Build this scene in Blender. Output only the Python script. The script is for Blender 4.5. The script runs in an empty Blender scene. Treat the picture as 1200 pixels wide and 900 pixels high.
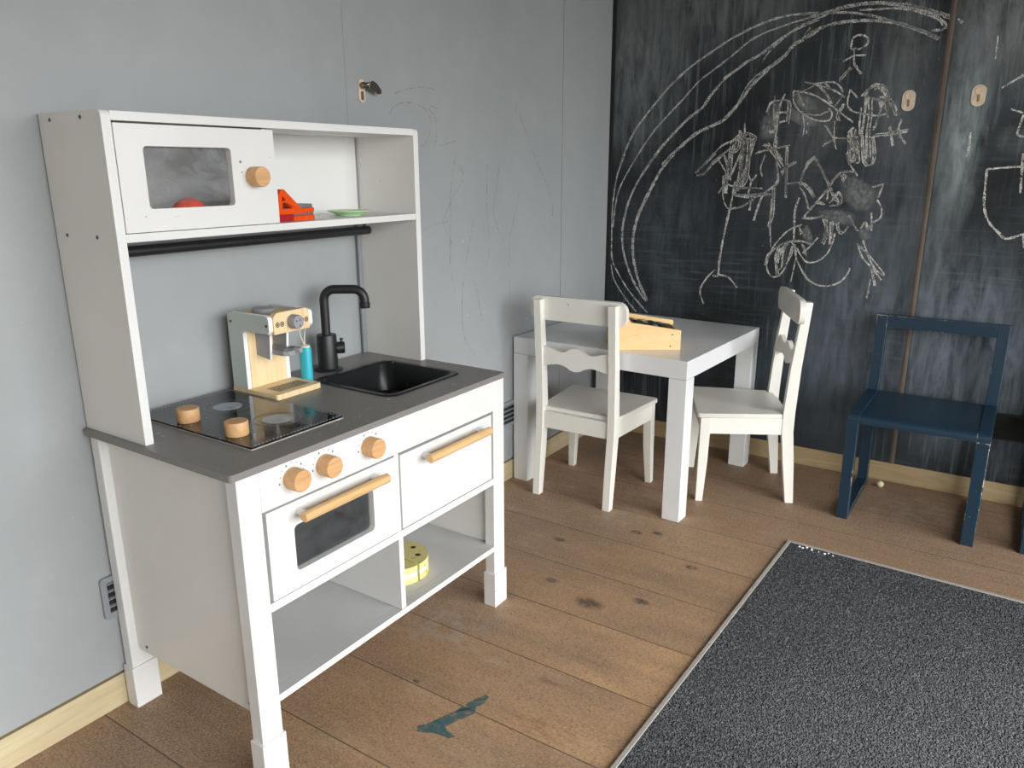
import bpy, bmesh, math, random
from mathutils import Vector, Matrix
from mathutils.geometry import tessellate_polygon
random.seed(7)
S = bpy.context.scene
COL = S.collection

# ------------------------------------------------------------------ materials
def lin(c):
    return tuple((v/12.92 if v <= .04045 else ((v+.055)/1.055)**2.4) for v in c)
def rgb(r, g, b):
    return lin((r/255, g/255, b/255)) + (1,)
class NT:
    """small helper to write node trees"""
    def __init__(s, name):
        s.m = bpy.data.materials.new(name); s.m.use_nodes = True
        s.t = s.m.node_tree; s.b = s.t.nodes['Principled BSDF']; s.out = s.t.nodes['Material Output']
        s.tc = s.n('ShaderNodeTexCoord')
    def n(s, kind, **kw):
        nd = s.t.nodes.new(kind)
        for k, v in kw.items(): setattr(nd, k, v)
        return nd
    def put(s, sock, v):
        if isinstance(v, bpy.types.NodeSocket): s.t.links.new(v, sock)
        else: sock.default_value = v
    def math(s, op, a, b=0.0, c=None, clamp=False):
        nd = s.n('ShaderNodeMath', operation=op, use_clamp=clamp)
        s.put(nd.inputs[0], a); s.put(nd.inputs[1], b)
        if c is not None: s.put(nd.inputs[2], c)
        return nd.outputs[0]
    def mapping(s, scale=(1,1,1), loc=(0,0,0), rot=(0,0,0), src=None):
        nd = s.n('ShaderNodeMapping'); s.t.links.new(src or s.tc.outputs['Object'], nd.inputs[0])
        nd.inputs['Scale'].default_value = scale; nd.inputs['Location'].default_value = loc; nd.inputs['Rotation'].default_value = rot
        return nd.outputs[0]
    def noise(s, vec, scale, detail=4, rough=.55, dist=0):
        nd = s.n('ShaderNodeTexNoise'); s.put(nd.inputs['Vector'], vec)
        nd.inputs['Scale'].default_value = scale; nd.inputs['Detail'].default_value = detail
        nd.inputs['Roughness'].default_value = rough; nd.inputs['Distortion'].default_value = dist
        return nd.outputs['Fac']
    def ramp(s, fac, lo, hi, a=0.0, b=1.0):
        nd = s.n('ShaderNodeMapRange'); nd.clamp = True
        s.put(nd.inputs[0], fac); nd.inputs[1].default_value = lo; nd.inputs[2].default_value = hi
        nd.inputs[3].default_value = a; nd.inputs[4].default_value = b
        return nd.outputs[0]
    def mix(s, fac, a, b, mode='MIX'):
        nd = s.n('ShaderNodeMix', data_type='RGBA', blend_type=mode)
        s.put(nd.inputs[0], fac); s.put(nd.inputs[6], a); s.put(nd.inputs[7], b)
        return nd.outputs[2]
    def xyz(s, src=None):
        nd = s.n('ShaderNodeSeparateXYZ'); s.t.links.new(src or s.tc.outputs['Object'], nd.inputs[0])
        return nd.outputs
    def bump(s, h, strength=.3, dist=.002):
        nd = s.n('ShaderNodeBump'); nd.inputs['Strength'].default_value = strength; nd.inputs['Distance'].default_value = dist
        s.put(nd.inputs['Height'], h); s.t.links.new(nd.outputs[0], s.b.inputs['Normal'])
    def spot(s, axes, c, r):
        """soft mask 1 at c, 0 at radius r (r may be a pair)"""
        o = s.xyz(); rr = r if isinstance(r, tuple) else (r, r)
        a = s.math('DIVIDE', s.math('SUBTRACT', o[axes[0]], c[0]), rr[0])
        b = s.math('DIVIDE', s.math('SUBTRACT', o[axes[1]], c[1]), rr[1])
        d = s.math('SQRT', s.math('ADD', s.math('MULTIPLY', a, a), s.math('MULTIPLY', b, b)))
        return s.ramp(d, 0, 1, 1, 0)

def plain(name, c, rough=.5, metal=0, vary=.06, scale=8, bump=0, bscale=60, stretch=(1,1,1), spec=.5, coat=0):
    k = NT(name); col = rgb(*c); dark = tuple(v*(1-vary*2) for v in col[:3])+(1,)
    f = k.noise(k.mapping(stretch), scale)
    k.put(k.b.inputs['Base Color'], k.mix(k.ramp(f, .3, .7), dark, col))
    k.b.inputs['Roughness'].default_value = rough; k.b.inputs['Metallic'].default_value = metal
    k.b.inputs['Specular IOR Level'].default_value = spec; k.b.inputs['Coat Weight'].default_value = coat
    if bump: k.bump(k.noise(k.mapping(stretch), bscale, 3), bump, .001)
    return k.m

def wood(name, a, b, axis='X', rough=.55, scale=1):
    k = NT(name)
    st = {'X': (3,40,40), 'Y': (40,3,40), 'Z': (40,40,3)}[axis]
    st = tuple(v*scale for v in st)
    f = k.noise(k.mapping(st), 2.0, 5, .6, .6); g = k.noise(k.mapping(tuple(v*2.5 for v in st)), 3, 3)
    c = k.mix(k.ramp(f, .3, .7), rgb(*b), rgb(*a))
    c = k.mix(k.ramp(g, .56, .75, 0, .45), c, rgb(*[int(v*.74) for v in b]))
    k.put(k.b.inputs['Base Color'], c); k.b.inputs['Roughness'].default_value = rough
    k.bump(g, .12, .0006)
    return k.m

def scuffed(name, c, wear, rough=.45, amount=.64, spec=.5):
    """painted surface with small chips and scuffs"""
    k = NT(name); o = k.tc.outputs['Object']
    f = k.noise(o, 5, 3); base = k.mix(k.ramp(f, .3, .7), tuple(v*.93 for v in rgb(*c)[:3])+(1,), rgb(*c))
    sp = k.math('MULTIPLY', k.ramp(k.noise(o, 90, 3), amount, amount+.06), k.ramp(k.noise(o, 9, 2), .5, .62))
    k.put(k.b.inputs['Base Color'], k.mix(sp, base, rgb(*wear)))
    k.b.inputs['Roughness'].default_value = rough; k.b.inputs['Specular IOR Level'].default_value = spec
    k.bump(k.noise(o, 220, 2), .06, .0005)
    return k.m

def wall_paint():
    k = NT('grey_wall_paint'); o = k.tc.outputs['Object']
    f = k.noise(k.mapping((1,1,.5)), 2.2, 4); g = k.noise(o, 14, 3)
    c = k.mix(k.ramp(f, .3, .7), rgb(150,154,156), rgb(162,165,167))
    c = k.mix(k.ramp(g, .5, .8, 0, .3), c, rgb(170,173,175))
    sp = k.math('MULTIPLY', k.ramp(k.noise(o, 70, 2, .5), .73, .77), k.ramp(k.noise(k.mapping(loc=(3,1,5)), 5, 2), .55, .65))
    c = k.mix(k.math('MULTIPLY', sp, .8), c, rgb(222,226,228))
    k.put(k.b.inputs['Base Color'], c); k.b.inputs['Roughness'].default_value = .52
    k.bump(k.noise(o, 130, 3), .05, .001)
    return k.m

def floor_mat():
    k = NT('worn_brown_floorboards'); o = k.tc.outputs['Object']; X = k.xyz()
    P = .183
    u = k.math('DIVIDE', k.math('ADD', X[0], .039+P*20), P)
    idx = k.math('FLOOR', u); fr = k.math('FRACT', u)
    d = k.math('MINIMUM', fr, k.math('SUBTRACT', 1.0, fr))          # distance to a seam, in boards
    wn = k.n('ShaderNodeTexWhiteNoise', noise_dimensions='1D'); k.put(wn.inputs['W'], idx)
    shift = k.n('ShaderNodeCombineXYZ'); k.put(shift.inputs[1], k.math('MULTIPLY', wn.outputs['Value'], 7.0)); 
    va = k.n('ShaderNodeVectorMath', operation='ADD'); k.put(va.inputs[0], o); k.put(va.inputs[1], shift.outputs[0]); v = va.outputs[0]
    grain = k.noise(k.mapping((34,2.4,1), src=v), 2.4, 6, .65, .9)
    fine = k.noise(k.mapping((120,26,1), src=v), 4, 4, .7)
    blot = k.noise(k.mapping((1,1,1), src=o), 3.6, 5, .6)
    big = k.noise(k.mapping((1,.7,1), loc=(4,2,0)), 1.3, 3)
    c = k.mix(k.ramp(grain, .2, .8), rgb(138,111,90), rgb(176,144,115))
    c = k.mix(k.ramp(blot, .48, .75, 0, .38), c, rgb(108,83,67))
    # bare, warmer wood where feet have worn the stain away, in front of the mat
    worn = k.math('MULTIPLY', k.ramp(k.noise(k.mapping((6,1.6,1), src=v), 1.6, 5, .6), .32, .62), k.spot((0,1), (.55,-.75), (1.05,.62)))
    c = k.mix(k.math('MULTIPLY', worn, .9, clamp=True), c, rgb(214,168,120))
    c = k.mix(k.ramp(k.noise(k.mapping((190,60,1), loc=(3,3,3), src=v), 2.4, 3, .75), .49, .64, 0, .62), c, rgb(84,64,51))
    c = k.mix(k.ramp(k.noise(k.mapping((170,100,1), src=v), 2, 3, .75), .50, .64, 0, .6), c, rgb(204,182,154))
    # chalky dust drifts
    dust = k.math('MULTIPLY', k.ramp(k.noise(k.mapping((2,1,1), loc=(1,5,0)), 6, 6, .7), .54, .74), k.ramp(big, .42, .62))
    c = k.mix(k.math('MULTIPLY', dust, .55), c, rgb(202,178,152))
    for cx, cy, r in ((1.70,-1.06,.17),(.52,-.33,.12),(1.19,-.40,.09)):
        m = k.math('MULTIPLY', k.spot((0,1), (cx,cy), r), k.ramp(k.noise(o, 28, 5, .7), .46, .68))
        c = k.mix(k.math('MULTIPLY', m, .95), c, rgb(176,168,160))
    for cx, cy, r in ((.984,-.3335,.022),(.7938,-.4231,.02),(.7536,-.5439,.042),(.8233,-.6376,.025),(1.0311,-.6755,.02),(1.1306,-.4862,.022),(1.1556,-.5337,.02),(.335,-.40,.010)):
        m = k.math('MULTIPLY', k.ramp(k.spot((0,1), (cx,cy), (r*.7,r*1.1)), .1, .6), k.ramp(k.noise(o, 60, 5, .75), .34, .52))
        c = k.mix(k.math('MULTIPLY', m, .85), c, rgb(66,60,58))
    for cx, cy, r in ((.36,-.66,.06),(.47,-.62,.05)):
        m = k.math('MULTIPLY', k.spot((0,1), (cx,cy), (r*.6,r*1.6)), k.ramp(k.noise(k.mapping((30,8,1)), 3, 4, .7), .42, .6))
        c = k.mix(k.math('MULTIPLY', m, .7), c, rgb(120,86,64))
    c = k.mix(k.ramp(wn.outputs['Value'], 0, 1, 0, .16), c, rgb(104,80,64))
    seam = k.ramp(d, .003, .010, 1, 0); lip = k.math('MULTIPLY', k.ramp(fr, .006, .024, 1, 0), k.ramp(fine, .35, .6))
    c = k.mix(k.math('MULTIPLY', lip, .35), c, rgb(200,176,148))
    c = k.mix(k.math('MULTIPLY', seam, .72), c, rgb(48,36,30))
    k.put(k.b.inputs['Base Color'], c); k.put(k.b.inputs['Roughness'], k.ramp(blot, .3, .7, .5, .72))
    h = k.math('ADD', k.math('MULTIPLY', k.math('SUBTRACT', 1.0, seam), 1.0), k.math('MULTIPLY', fine, .25))
    k.bump(h, .45, .002)
    return k.m

def chalk_board_mat(name, seed, spots):
    k = NT(name); o = k.tc.outputs['Object']
    cloud = k.noise(k.mapping((1,1,1), loc=(seed,0,0)), 2.6, 6, .62, .8)
    vert = k.noise(k.mapping((1,34,2.2), loc=(seed,3,0)), 2, 5, .65, .3)
    horz = k.noise(k.mapping((1,2.4,46), loc=(seed,7,0)), 2, 4, .6, .2)
    mask = k.noise(k.mapping(loc=(0,seed,9)), 2.0, 3)
    c = k.mix(k.ramp(cloud, .35, .7), rgb(24,28,31), rgb(60,66,71))
    c = k.mix(k.math('MULTIPLY', k.ramp(vert, .52, .74), k.ramp(mask, .46, .62, .06, .85)), c, rgb(116,124,128))
    c = k.mix(k.math('MULTIPLY', k.ramp(horz, .52, .75), k.ramp(k.noise(k.mapping(loc=(5,seed,2)), 2.4, 3), .46, .62, .02, .5)), c, rgb(100,108,114))
    for cy, cz, ry, rz, amt, colr in spots:
        n = k.ramp(k.noise(k.mapping((1,14,3.2), loc=(seed,cy,cz)), 2.2, 5, .68, .5), .3, .66)
        c = k.mix(k.math('MULTIPLY', k.math('MULTIPLY', k.ramp(k.spot((1,2), (cy,cz), (ry,rz)), 0, .7), n), amt), c, rgb(*colr))
    sp = k.ramp(k.noise(o, 160, 2), .72, .77); c = k.mix(k.math('MULTIPLY', sp, .5), c, rgb(170,176,180))
    k.put(k.b.inputs['Base Color'], c); k.b.inputs['Roughness'].default_value = .6
    k.b.inputs['Specular IOR Level'].default_value = .3
    k.bump(k.noise(o, 120, 3), .05, .001)
    return k.m

def chalk(name, c, lo, hi, scale=420, top=1.0, soft=False):
    k = NT(name); o = k.tc.outputs['Object']
    k.put(k.b.inputs['Base Color'], rgb(*c)); k.b.inputs['Roughness'].default_value = .95
    k.b.inputs['Specular IOR Level'].default_value = .1
    a = k.ramp(k.math('ADD', k.math('MULTIPLY', k.noise(o, scale, 2), .7), k.math('MULTIPLY', k.noise(o, scale*.14, 2), .3)), lo, hi, 0, top)
    if soft:
        at = k.n('ShaderNodeAttribute', attribute_name='fade'); a = k.math('MULTIPLY', a, at.outputs['Fac'])
    k.put(k.b.inputs['Alpha'], a)
    return k.m

def carpet_mat():
    k = NT('charcoal_carpet'); o = k.tc.outputs['Object']
    v = k.n('ShaderNodeTexVoronoi'); k.put(v.inputs['Vector'], o); v.inputs['Scale'].default_value = 270
    sx = k.n('ShaderNodeSeparateColor'); k.t.links.new(v.outputs['Color'], sx.inputs[0])
    n = k.noise(o, 170, 3, .65)
    c = k.mix(k.ramp(sx.outputs[0], .1, .95), rgb(36,38,43), rgb(132,134,140))
    c = k.mix(k.ramp(n, .40, .60), rgb(30,32,37), c)
    big = k.noise(o, 3.2, 4); c = k.mix(k.math('MULTIPLY', k.ramp(big, .3, .65, .3, .8), k.math('MULTIPLY', k.spot((0,1), (-.75,-.55), (.75,.8)), k.ramp(n, .3, .6))), c, rgb(150,150,152))  # daylight brightening of the near part of the mat, put into the colour
    sp = k.math('MULTIPLY', k.ramp(k.noise(k.mapping(loc=(2,2,2)), 60, 2), .74, .78), .6); c = k.mix(sp, c, rgb(190,190,188))
    k.put(k.b.inputs['Base Color'], c); k.b.inputs['Roughness'].default_value = .95; k.b.inputs['Specular IOR Level'].default_value = .1
    k.b.inputs['Sheen Weight'].default_value = .15
    k.bump(k.math('ADD', n, k.math('SUBTRACT', 1.0, v.outputs['Distance'])), 1.0, .006)
    return k.m

def hob_glass():
    k = NT('black_hob_glass'); o = k.tc.outputs['Object']
    f = k.ramp(k.noise(o, 22, 5, .65), .48, .72, 0, .14)
    sp = k.math('MULTIPLY', k.ramp(k.noise(o, 190, 2), .66, .72), k.ramp(k.noise(k.mapping(loc=(5,5,5)), 16, 2), .48, .6))
    c = k.mix(f, rgb(16,16,18), rgb(120,124,126)); c = k.mix(k.math('MULTIPLY', sp, .6), c, rgb(200,204,204))
    k.put(k.b.inputs['Base Color'], c); k.put(k.b.inputs['Roughness'], k.ramp(k.noise(o, 22, 5, .65), .45, .75, .07, .3))
    return k.m

def window_plastic(base, lo, hi, zs=None):
    """clear acrylic with a grey tone and patchy opacity"""
    k = NT('patchy_clear_acrylic_%d' % base); o = k.tc.outputs['Object']
    n = k.noise(k.mapping((1,1,1.6), rot=(0,.6,0)), 13, 5, .6, 1.4)
    k.put(k.b.inputs['Base Color'], rgb(base,base+2,base+4)); k.b.inputs['Roughness'].default_value = .16
    a = k.ramp(n, .34, .66, hi, lo)
    if zs: a = k.math('MULTIPLY', a, k.ramp(k.xyz()[2], zs[0], zs[1], .1, 1))
    k.put(k.b.inputs['Alpha'], a)
    return k.m

M = {}
M['wall'] = wall_paint()
M['floor'] = floor_mat()
M['white'] = scuffed('white_painted_board', (227,227,226), (186,184,180), .42, .7)
M['whiteside'] = scuffed('pale_warm_painted_board', (228,226,221), (180,176,170), .45, .72)
M['chairwhite'] = scuffed('cream_white_chair_paint', (240,238,230), (176,166,150), .38, .68)
M['tablewhite'] = scuffed('white_foil_table', (236,237,238), (200,198,194), .28, .72)
M['worktop'] = scuffed('dark_grey_worktop', (132,129,126), (200,186,184), .42, .64)
M['sink'] = scuffed('black_plastic', (26,27,29), (170,170,170), .32, .66)
M['blackmetal'] = scuffed('black_matt_tap', (34,35,37), (140,140,140), .42, .7)
M['knob'] = wood('oak_knob', (222,180,132), (202,152,102), 'X', .5)
M['handle'] = wood('beech_handle', (228,192,142), (210,166,112), 'X', .5)
M['woodpale'] = wood('pale_plywood', (244,220,178), (234,204,156), 'Z', .5)
M['woodbox'] = wood('honey_plywood', (246,212,160), (240,198,138), 'X', .5)
M['woodend'] = wood('dark_honey_wood', (196,130,70), (170,104,52), 'Z', .5)
M['base'] = wood('pine_skirting', (204,190,156), (186,168,132), 'X', .6, .5)
M['base2'] = wood('pine_skirting_crosswise', (180,160,124), (162,140,104), 'Y', .6, .5)
M['slotbeige'] = plain('scraped_slot', (150,122,94), .6, 0, .12, 60)
M['ceiling'] = plain('ceiling_board', (92,88,84), .8)
M['blue'] = scuffed('dark_blue_chair_paint', (28,51,68), (196,186,170), .35, .7)
M['bluewear'] = scuffed('worn_dark_blue_edge', (44,66,84), (186,178,164), .45, .5)
M['steel'] = plain('dull_nickel', (150,140,128), .32, 1, .12, 30)
M['brass'] = plain('bare_scraped_wood', (222,204,180), .6, 0, .12, 60)
M['black'] = plain('black_void', (14,14,15), .8, 0, .05)
M['ventgrey'] = plain('grey_vent_plastic', (142,147,152), .5)
M['ventdark'] = plain('dark_duct', (34,35,37), .7)
M['seam'] = plain('dark_joint_strip', (66,70,74), .7)
M['brownseam'] = wood('bare_brown_batten', (106,94,84), (76,66,58), 'Z', .7)
M['blackedge'] = plain('black_edge_paint', (18,20,22), .6, 0, .1)
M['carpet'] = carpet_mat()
M['alu'] = scuffed('scuffed_metal_edging', (176,170,162), (226,224,220), .45, .55)
M['hob'] = hob_glass()
M['burner'] = plain('misty_blue_grey_print', (176,186,194), .35, 0, .15, 60)
M['ring'] = plain('light_printed_line', (172,176,178), .5)
M['print'] = plain('grey_print', (120,128,134), .6)
M['pane'] = window_plastic(84, .16, .5)
M['panemicro'] = window_plastic(150, .12, .62, (.880,.896))
M['innergrey'] = plain('pale_inside_board', (206,206,206), .6)
M['red'] = plain('tomato_red_paint', (252,84,50), .35)
M['darkred'] = plain('dark_red_bead', (168,32,40), .35)
M['orange'] = plain('orange_plastic', (240,84,18), .3, 0, .1, 20)
M['slate'] = plain('blue_grey_layer', (110,124,130), .45)
M['mauve'] = plain('mauve_grey_layer', (142,100,104), .45)
M['green'] = plain('pale_green_plastic', (190,224,174), .38, 0, .03)
M['cake'] = scuffed('yellow_toy_paint', (238,228,148), (206,176,80), .45, .6)
M['caketop'] = scuffed('dusty_yellow_toy_top', (222,210,146), (170,150,80), .5, .6)
M['icing'] = plain('white_toy_cream', (238,232,228), .5)
M['hole'] = plain('dark_peg_hole', (78,66,30), .7)
M['machine'] = plain('sage_grey_paint', (198,206,201), .5, 0, .04)
M['edgewhite'] = plain('white_edge', (242,242,240), .5, 0, .02)
M['midgrey'] = plain('mid_grey_paint', (158,158,164), .45, 0, .04)
M['cyan'] = plain('turquoise_paint', (52,186,206), .4, 0, .05)
M['teal'] = plain('dark_teal', (24,110,124), .4)
M['cord'] = plain('white_cord', (232,226,212), .8)
M['ball'] = plain('cream_ball', (226,222,186), .5)
M['screw'] = plain('screw_head', (96,94,90), .4, .6)
M['tray'] = scuffed('black_tray', (30,32,36), (120,120,124), .5, .58)
M['crayred'] = plain('dull_red_token', (168,60,64), .5)
M['crayyel'] = plain('dull_yellow_token', (206,170,84), .5)
M['craygrey'] = plain('grey_token', (116,120,128), .5)
M['chalk'] = chalk('white_chalk', (218,216,210), .42, .57)
M['chalksoft'] = chalk('soft_white_chalk', (212,212,208), .42, .6)
M['smudge'] = chalk('rubbed_chalk', (150,152,152), .28, .6, 90, .62, True)
M['pencil'] = chalk('graphite_line', (62,64,68), .42, .60, 160, .6)
M['stain'] = chalk('blue_green_paint_stain', (84,122,126), .32, .6, 90, .62)

# ------------------------------------------------------------------ mesh helpers
def BM(): return bmesh.new()
def box(bm, x0, x1, y0, y1, z0, z1):
    v = [bm.verts.new((x, y, z)) for x in (x0, x1) for y in (y0, y1) for z in (z0, z1)]
    for f in ((0,1,3,2),(4,6,7,5),(0,4,5,1),(2,3,7,6),(0,2,6,4),(1,5,7,3)): bm.faces.new([v[i] for i in f])
    return bm
def hexa(bm, b, t):
    """frustum between two quads given as four points each"""
    v = [bm.verts.new(p) for p in list(b)+list(t)]
    for f in ((3,2,1,0),(4,5,6,7),(0,1,5,4),(1,2,6,5),(2,3,7,6),(3,0,4,7)): bm.faces.new([v[i] for i in f])
    return bm
def rrect(u0, v0, u1, v1, r, n=5):
    P = []
    for cx, cy, a0 in ((u1-r,v1-r,0),(u0+r,v1-r,90),(u0+r,v0+r,180),(u1-r,v0+r,270)):
        for i in range(n+1):
            a = math.radians(a0+90*i/n); P.append((cx+r*math.cos(a), cy+r*math.sin(a)))
    return P
def prism(bm, loops, w0, w1, f):
    """flat outline (first loop) with holes (others) given thickness; f maps (u,v,w) to a point"""
    if not isinstance(loops[0], list): loops = [loops]
    flat = [p for l in loops for p in l]
    tris = tessellate_polygon([[Vector((a, b, 0)) for a, b in l] for l in loops])
    lo = [bm.verts.new(f(a, b, w0)) for a, b in flat]; hi = [bm.verts.new(f(a, b, w1)) for a, b in flat]
    for t in tris:
        try: bm.faces.new([hi[i] for i in t]); bm.faces.new([lo[i] for i in reversed(t)])
        except ValueError: pass
    k = 0
    for l in loops:
        n = len(l)
        for i in range(n):
            a, b = k+i, k+(i+1) % n
            bm.faces.new([lo[a], lo[b], hi[b], hi[a]])
        k += n
    return bm
def frame_prism(bm, outer, inner, w0, w1, f):
    """a board with one rounded opening; both outlines are rrect() loops with the same point count"""
    n = len(outer); q = n//4
    V = [[bm.verts.new(f(a, b, w)) for a, b in l] for w in (w0, w1) for l in (outer, inner)]
    for o_, i_ in ((V[0], V[1]), (V[2], V[3])):
        for k in range(4):
            m0 = k*q+q//2; idx = [(m0+j) % n for j in range(q+1)]
            bm.faces.new([o_[j] for j in idx]+[i_[j] for j in reversed(idx)])
    for a, b in ((V[0], V[2]), (V[1], V[3])):
        for i in range(n): bm.faces.new([a[i], a[(i+1) % n], b[(i+1) % n], b[i]])
    return bm
XY = lambda u, v, w: (u, v, w)
XZ = lambda u, v, w: (u, w, v)
YZ = lambda u, v, w: (w, u, v)
def loft(bm, rings, cap0=True, cap1=True):
    R = [[bm.verts.new(p) for p in r] for r in rings]
    n = len(R[0])
    for a, b in zip(R, R[1:]):
        for i in range(n): bm.faces.new([a[i], a[(i+1) % n], b[(i+1) % n], b[i]])
    if cap0: bm.faces.new(list(reversed(R[0])))
    if cap1: bm.faces.new(R[-1])
    return bm
def lathe(bm, prof, c=(0,0,0), axis=(0,0,1), seg=32):
    """profile of (radius, height) turned about axis through c"""
    ax = Vector(axis).normalized(); u = ax.orthogonal().normalized(); w = ax.cross(u); c = Vector(c)
    rings = [[c+ax*h+(u*math.cos(2*math.pi*i/seg)+w*math.sin(2*math.pi*i/seg))*max(r, 1e-5) for i in range(seg)] for r, h in prof]
    return loft(bm, rings)
def tube(bm, pts, r, seg=14):
    P = [Vector(p) for p in pts]; rings = []; up = None
    for i, p in enumerate(P):
        t = ((P[i]-P[i-1]).normalized() if i else Vector()) + ((P[i+1]-P[i]).normalized() if i < len(P)-1 else Vector())
        t.normalize()
        up = t.orthogonal().normalized() if up is None else (up-t*up.dot(t)).normalized()
        s = t.cross(up); rr = r[i] if isinstance(r, (list, tuple)) else r
        rings.append([p+(up*math.cos(2*math.pi*k/seg)+s*math.sin(2*math.pi*k/seg))*rr for k in range(seg)])
    return loft(bm, rings)
def smooth_path(P, n=6):
    out = []
    for i in range(len(P)-1):
        p0, p1, p2, p3 = P[max(i-1,0)], P[i], P[i+1], P[min(i+2,len(P)-1)]
        for k in range(n):
            t = k/n
            out.append(tuple(.5*((2*b)+(-a+c)*t+(2*a-5*b+4*c-d)*t*t+(-a+3*b-3*c+d)*t**3) for a, b, c, d in zip(p0, p1, p2, p3)))
    out.append(tuple(P[-1])); return out
def ribbon(bm, P, w, f, lift, jit=.22):
    """a flat drawn line of width w on a surface"""
    Q = smooth_path(P, 5); L = []
    for i, p in enumerate(Q):
        a = Q[max(i-1,0)]; b = Q[min(i+1,len(Q)-1)]
        dx, dy = b[0]-a[0], b[1]-a[1]; l = math.hypot(dx, dy) or 1
        ww = w*.5*(1+random.uniform(-jit, jit)); nx, ny = -dy/l*ww, dx/l*ww
        L.append((bm.verts.new(f(p[0]+nx, p[1]+ny, lift)), bm.verts.new(f(p[0]-nx, p[1]-ny, lift))))
    for a, b in zip(L, L[1:]): bm.faces.new([a[0], a[1], b[1], b[0]])
def fillet(pts, r, n=6):
    """round the corners of a 3D polyline"""
    P = [Vector(p) for p in pts]; out = [P[0]]
    for a, b, c in zip(P, P[1:], P[2:]):
        d1 = (a-b).normalized(); d2 = (c-b).normalized(); ang = d1.angle(d2)
        k = r/math.tan(ang/2); p1 = b+d1*k; p2 = b+d2*k
        ctr = b+(d1+d2).normalized()*(r/math.sin(ang/2))
        v1 = p1-ctr; v2 = p2-ctr; tot = v1.angle(v2); ax = v1.cross(v2).normalized()
        for i in range(n+1): out.append(ctr+Matrix.Rotation(tot*i/n, 3, ax) @ v1)
    out.append(P[-1]); return out

def obj(name, bm, mats, parent=None, bevel=0.0, smooth=35, loc=None, pick=None, seg=2):
    bmesh.ops.recalc_face_normals(bm, faces=bm.faces)
    if smooth:
        for f in bm.faces: f.smooth = True
    if not isinstance(mats, (list, tuple)): mats = [mats]
    if pick:
        bm.normal_update()
        for f in bm.faces: f.material_index = pick(f)
    me = bpy.data.meshes.new(name); bm.to_mesh(me); bm.free()
    if smooth: me.set_sharp_from_angle(angle=math.radians(smooth))
    for m in mats: me.materials.append(M[m])
    o = bpy.data.objects.new(name, me); COL.objects.link(o)
    if parent: o.parent = parent
    if loc: o.location = loc
    if bevel:
        b = o.modifiers.new('bevel', 'BEVEL'); b.width = bevel; b.segments = seg; b.limit_method = 'ANGLE'; b.angle_limit = math.radians(40)
        b.harden_normals = bool(smooth)
    return o
def tag(o, label, cat, group=None, kind=None):
    o['label'] = label; o['category'] = cat
    if group: o['group'] = group
    if kind: o['kind'] = kind
    return o
def thing(name, label, cat, loc=(0,0,0), rz=0, group=None):
    o = bpy.data.objects.new(name, None); COL.objects.link(o)
    o.empty_display_size = .05; o.location = loc; o.rotation_euler = (0, 0, rz)
    return tag(o, label, cat, group)
def structure(o): o['kind'] = 'structure'; return o
def dup(root, loc, rz, label):
    r = root.copy(); COL.objects.link(r); r.location = loc; r.rotation_euler = (0, 0, rz); r['label'] = label
    for ch in list(root.children):
        c = ch.copy(); COL.objects.link(c); c.parent = r
        for g in list(ch.children):
            d = g.copy(); COL.objects.link(d); d.parent = c
    return r

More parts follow.
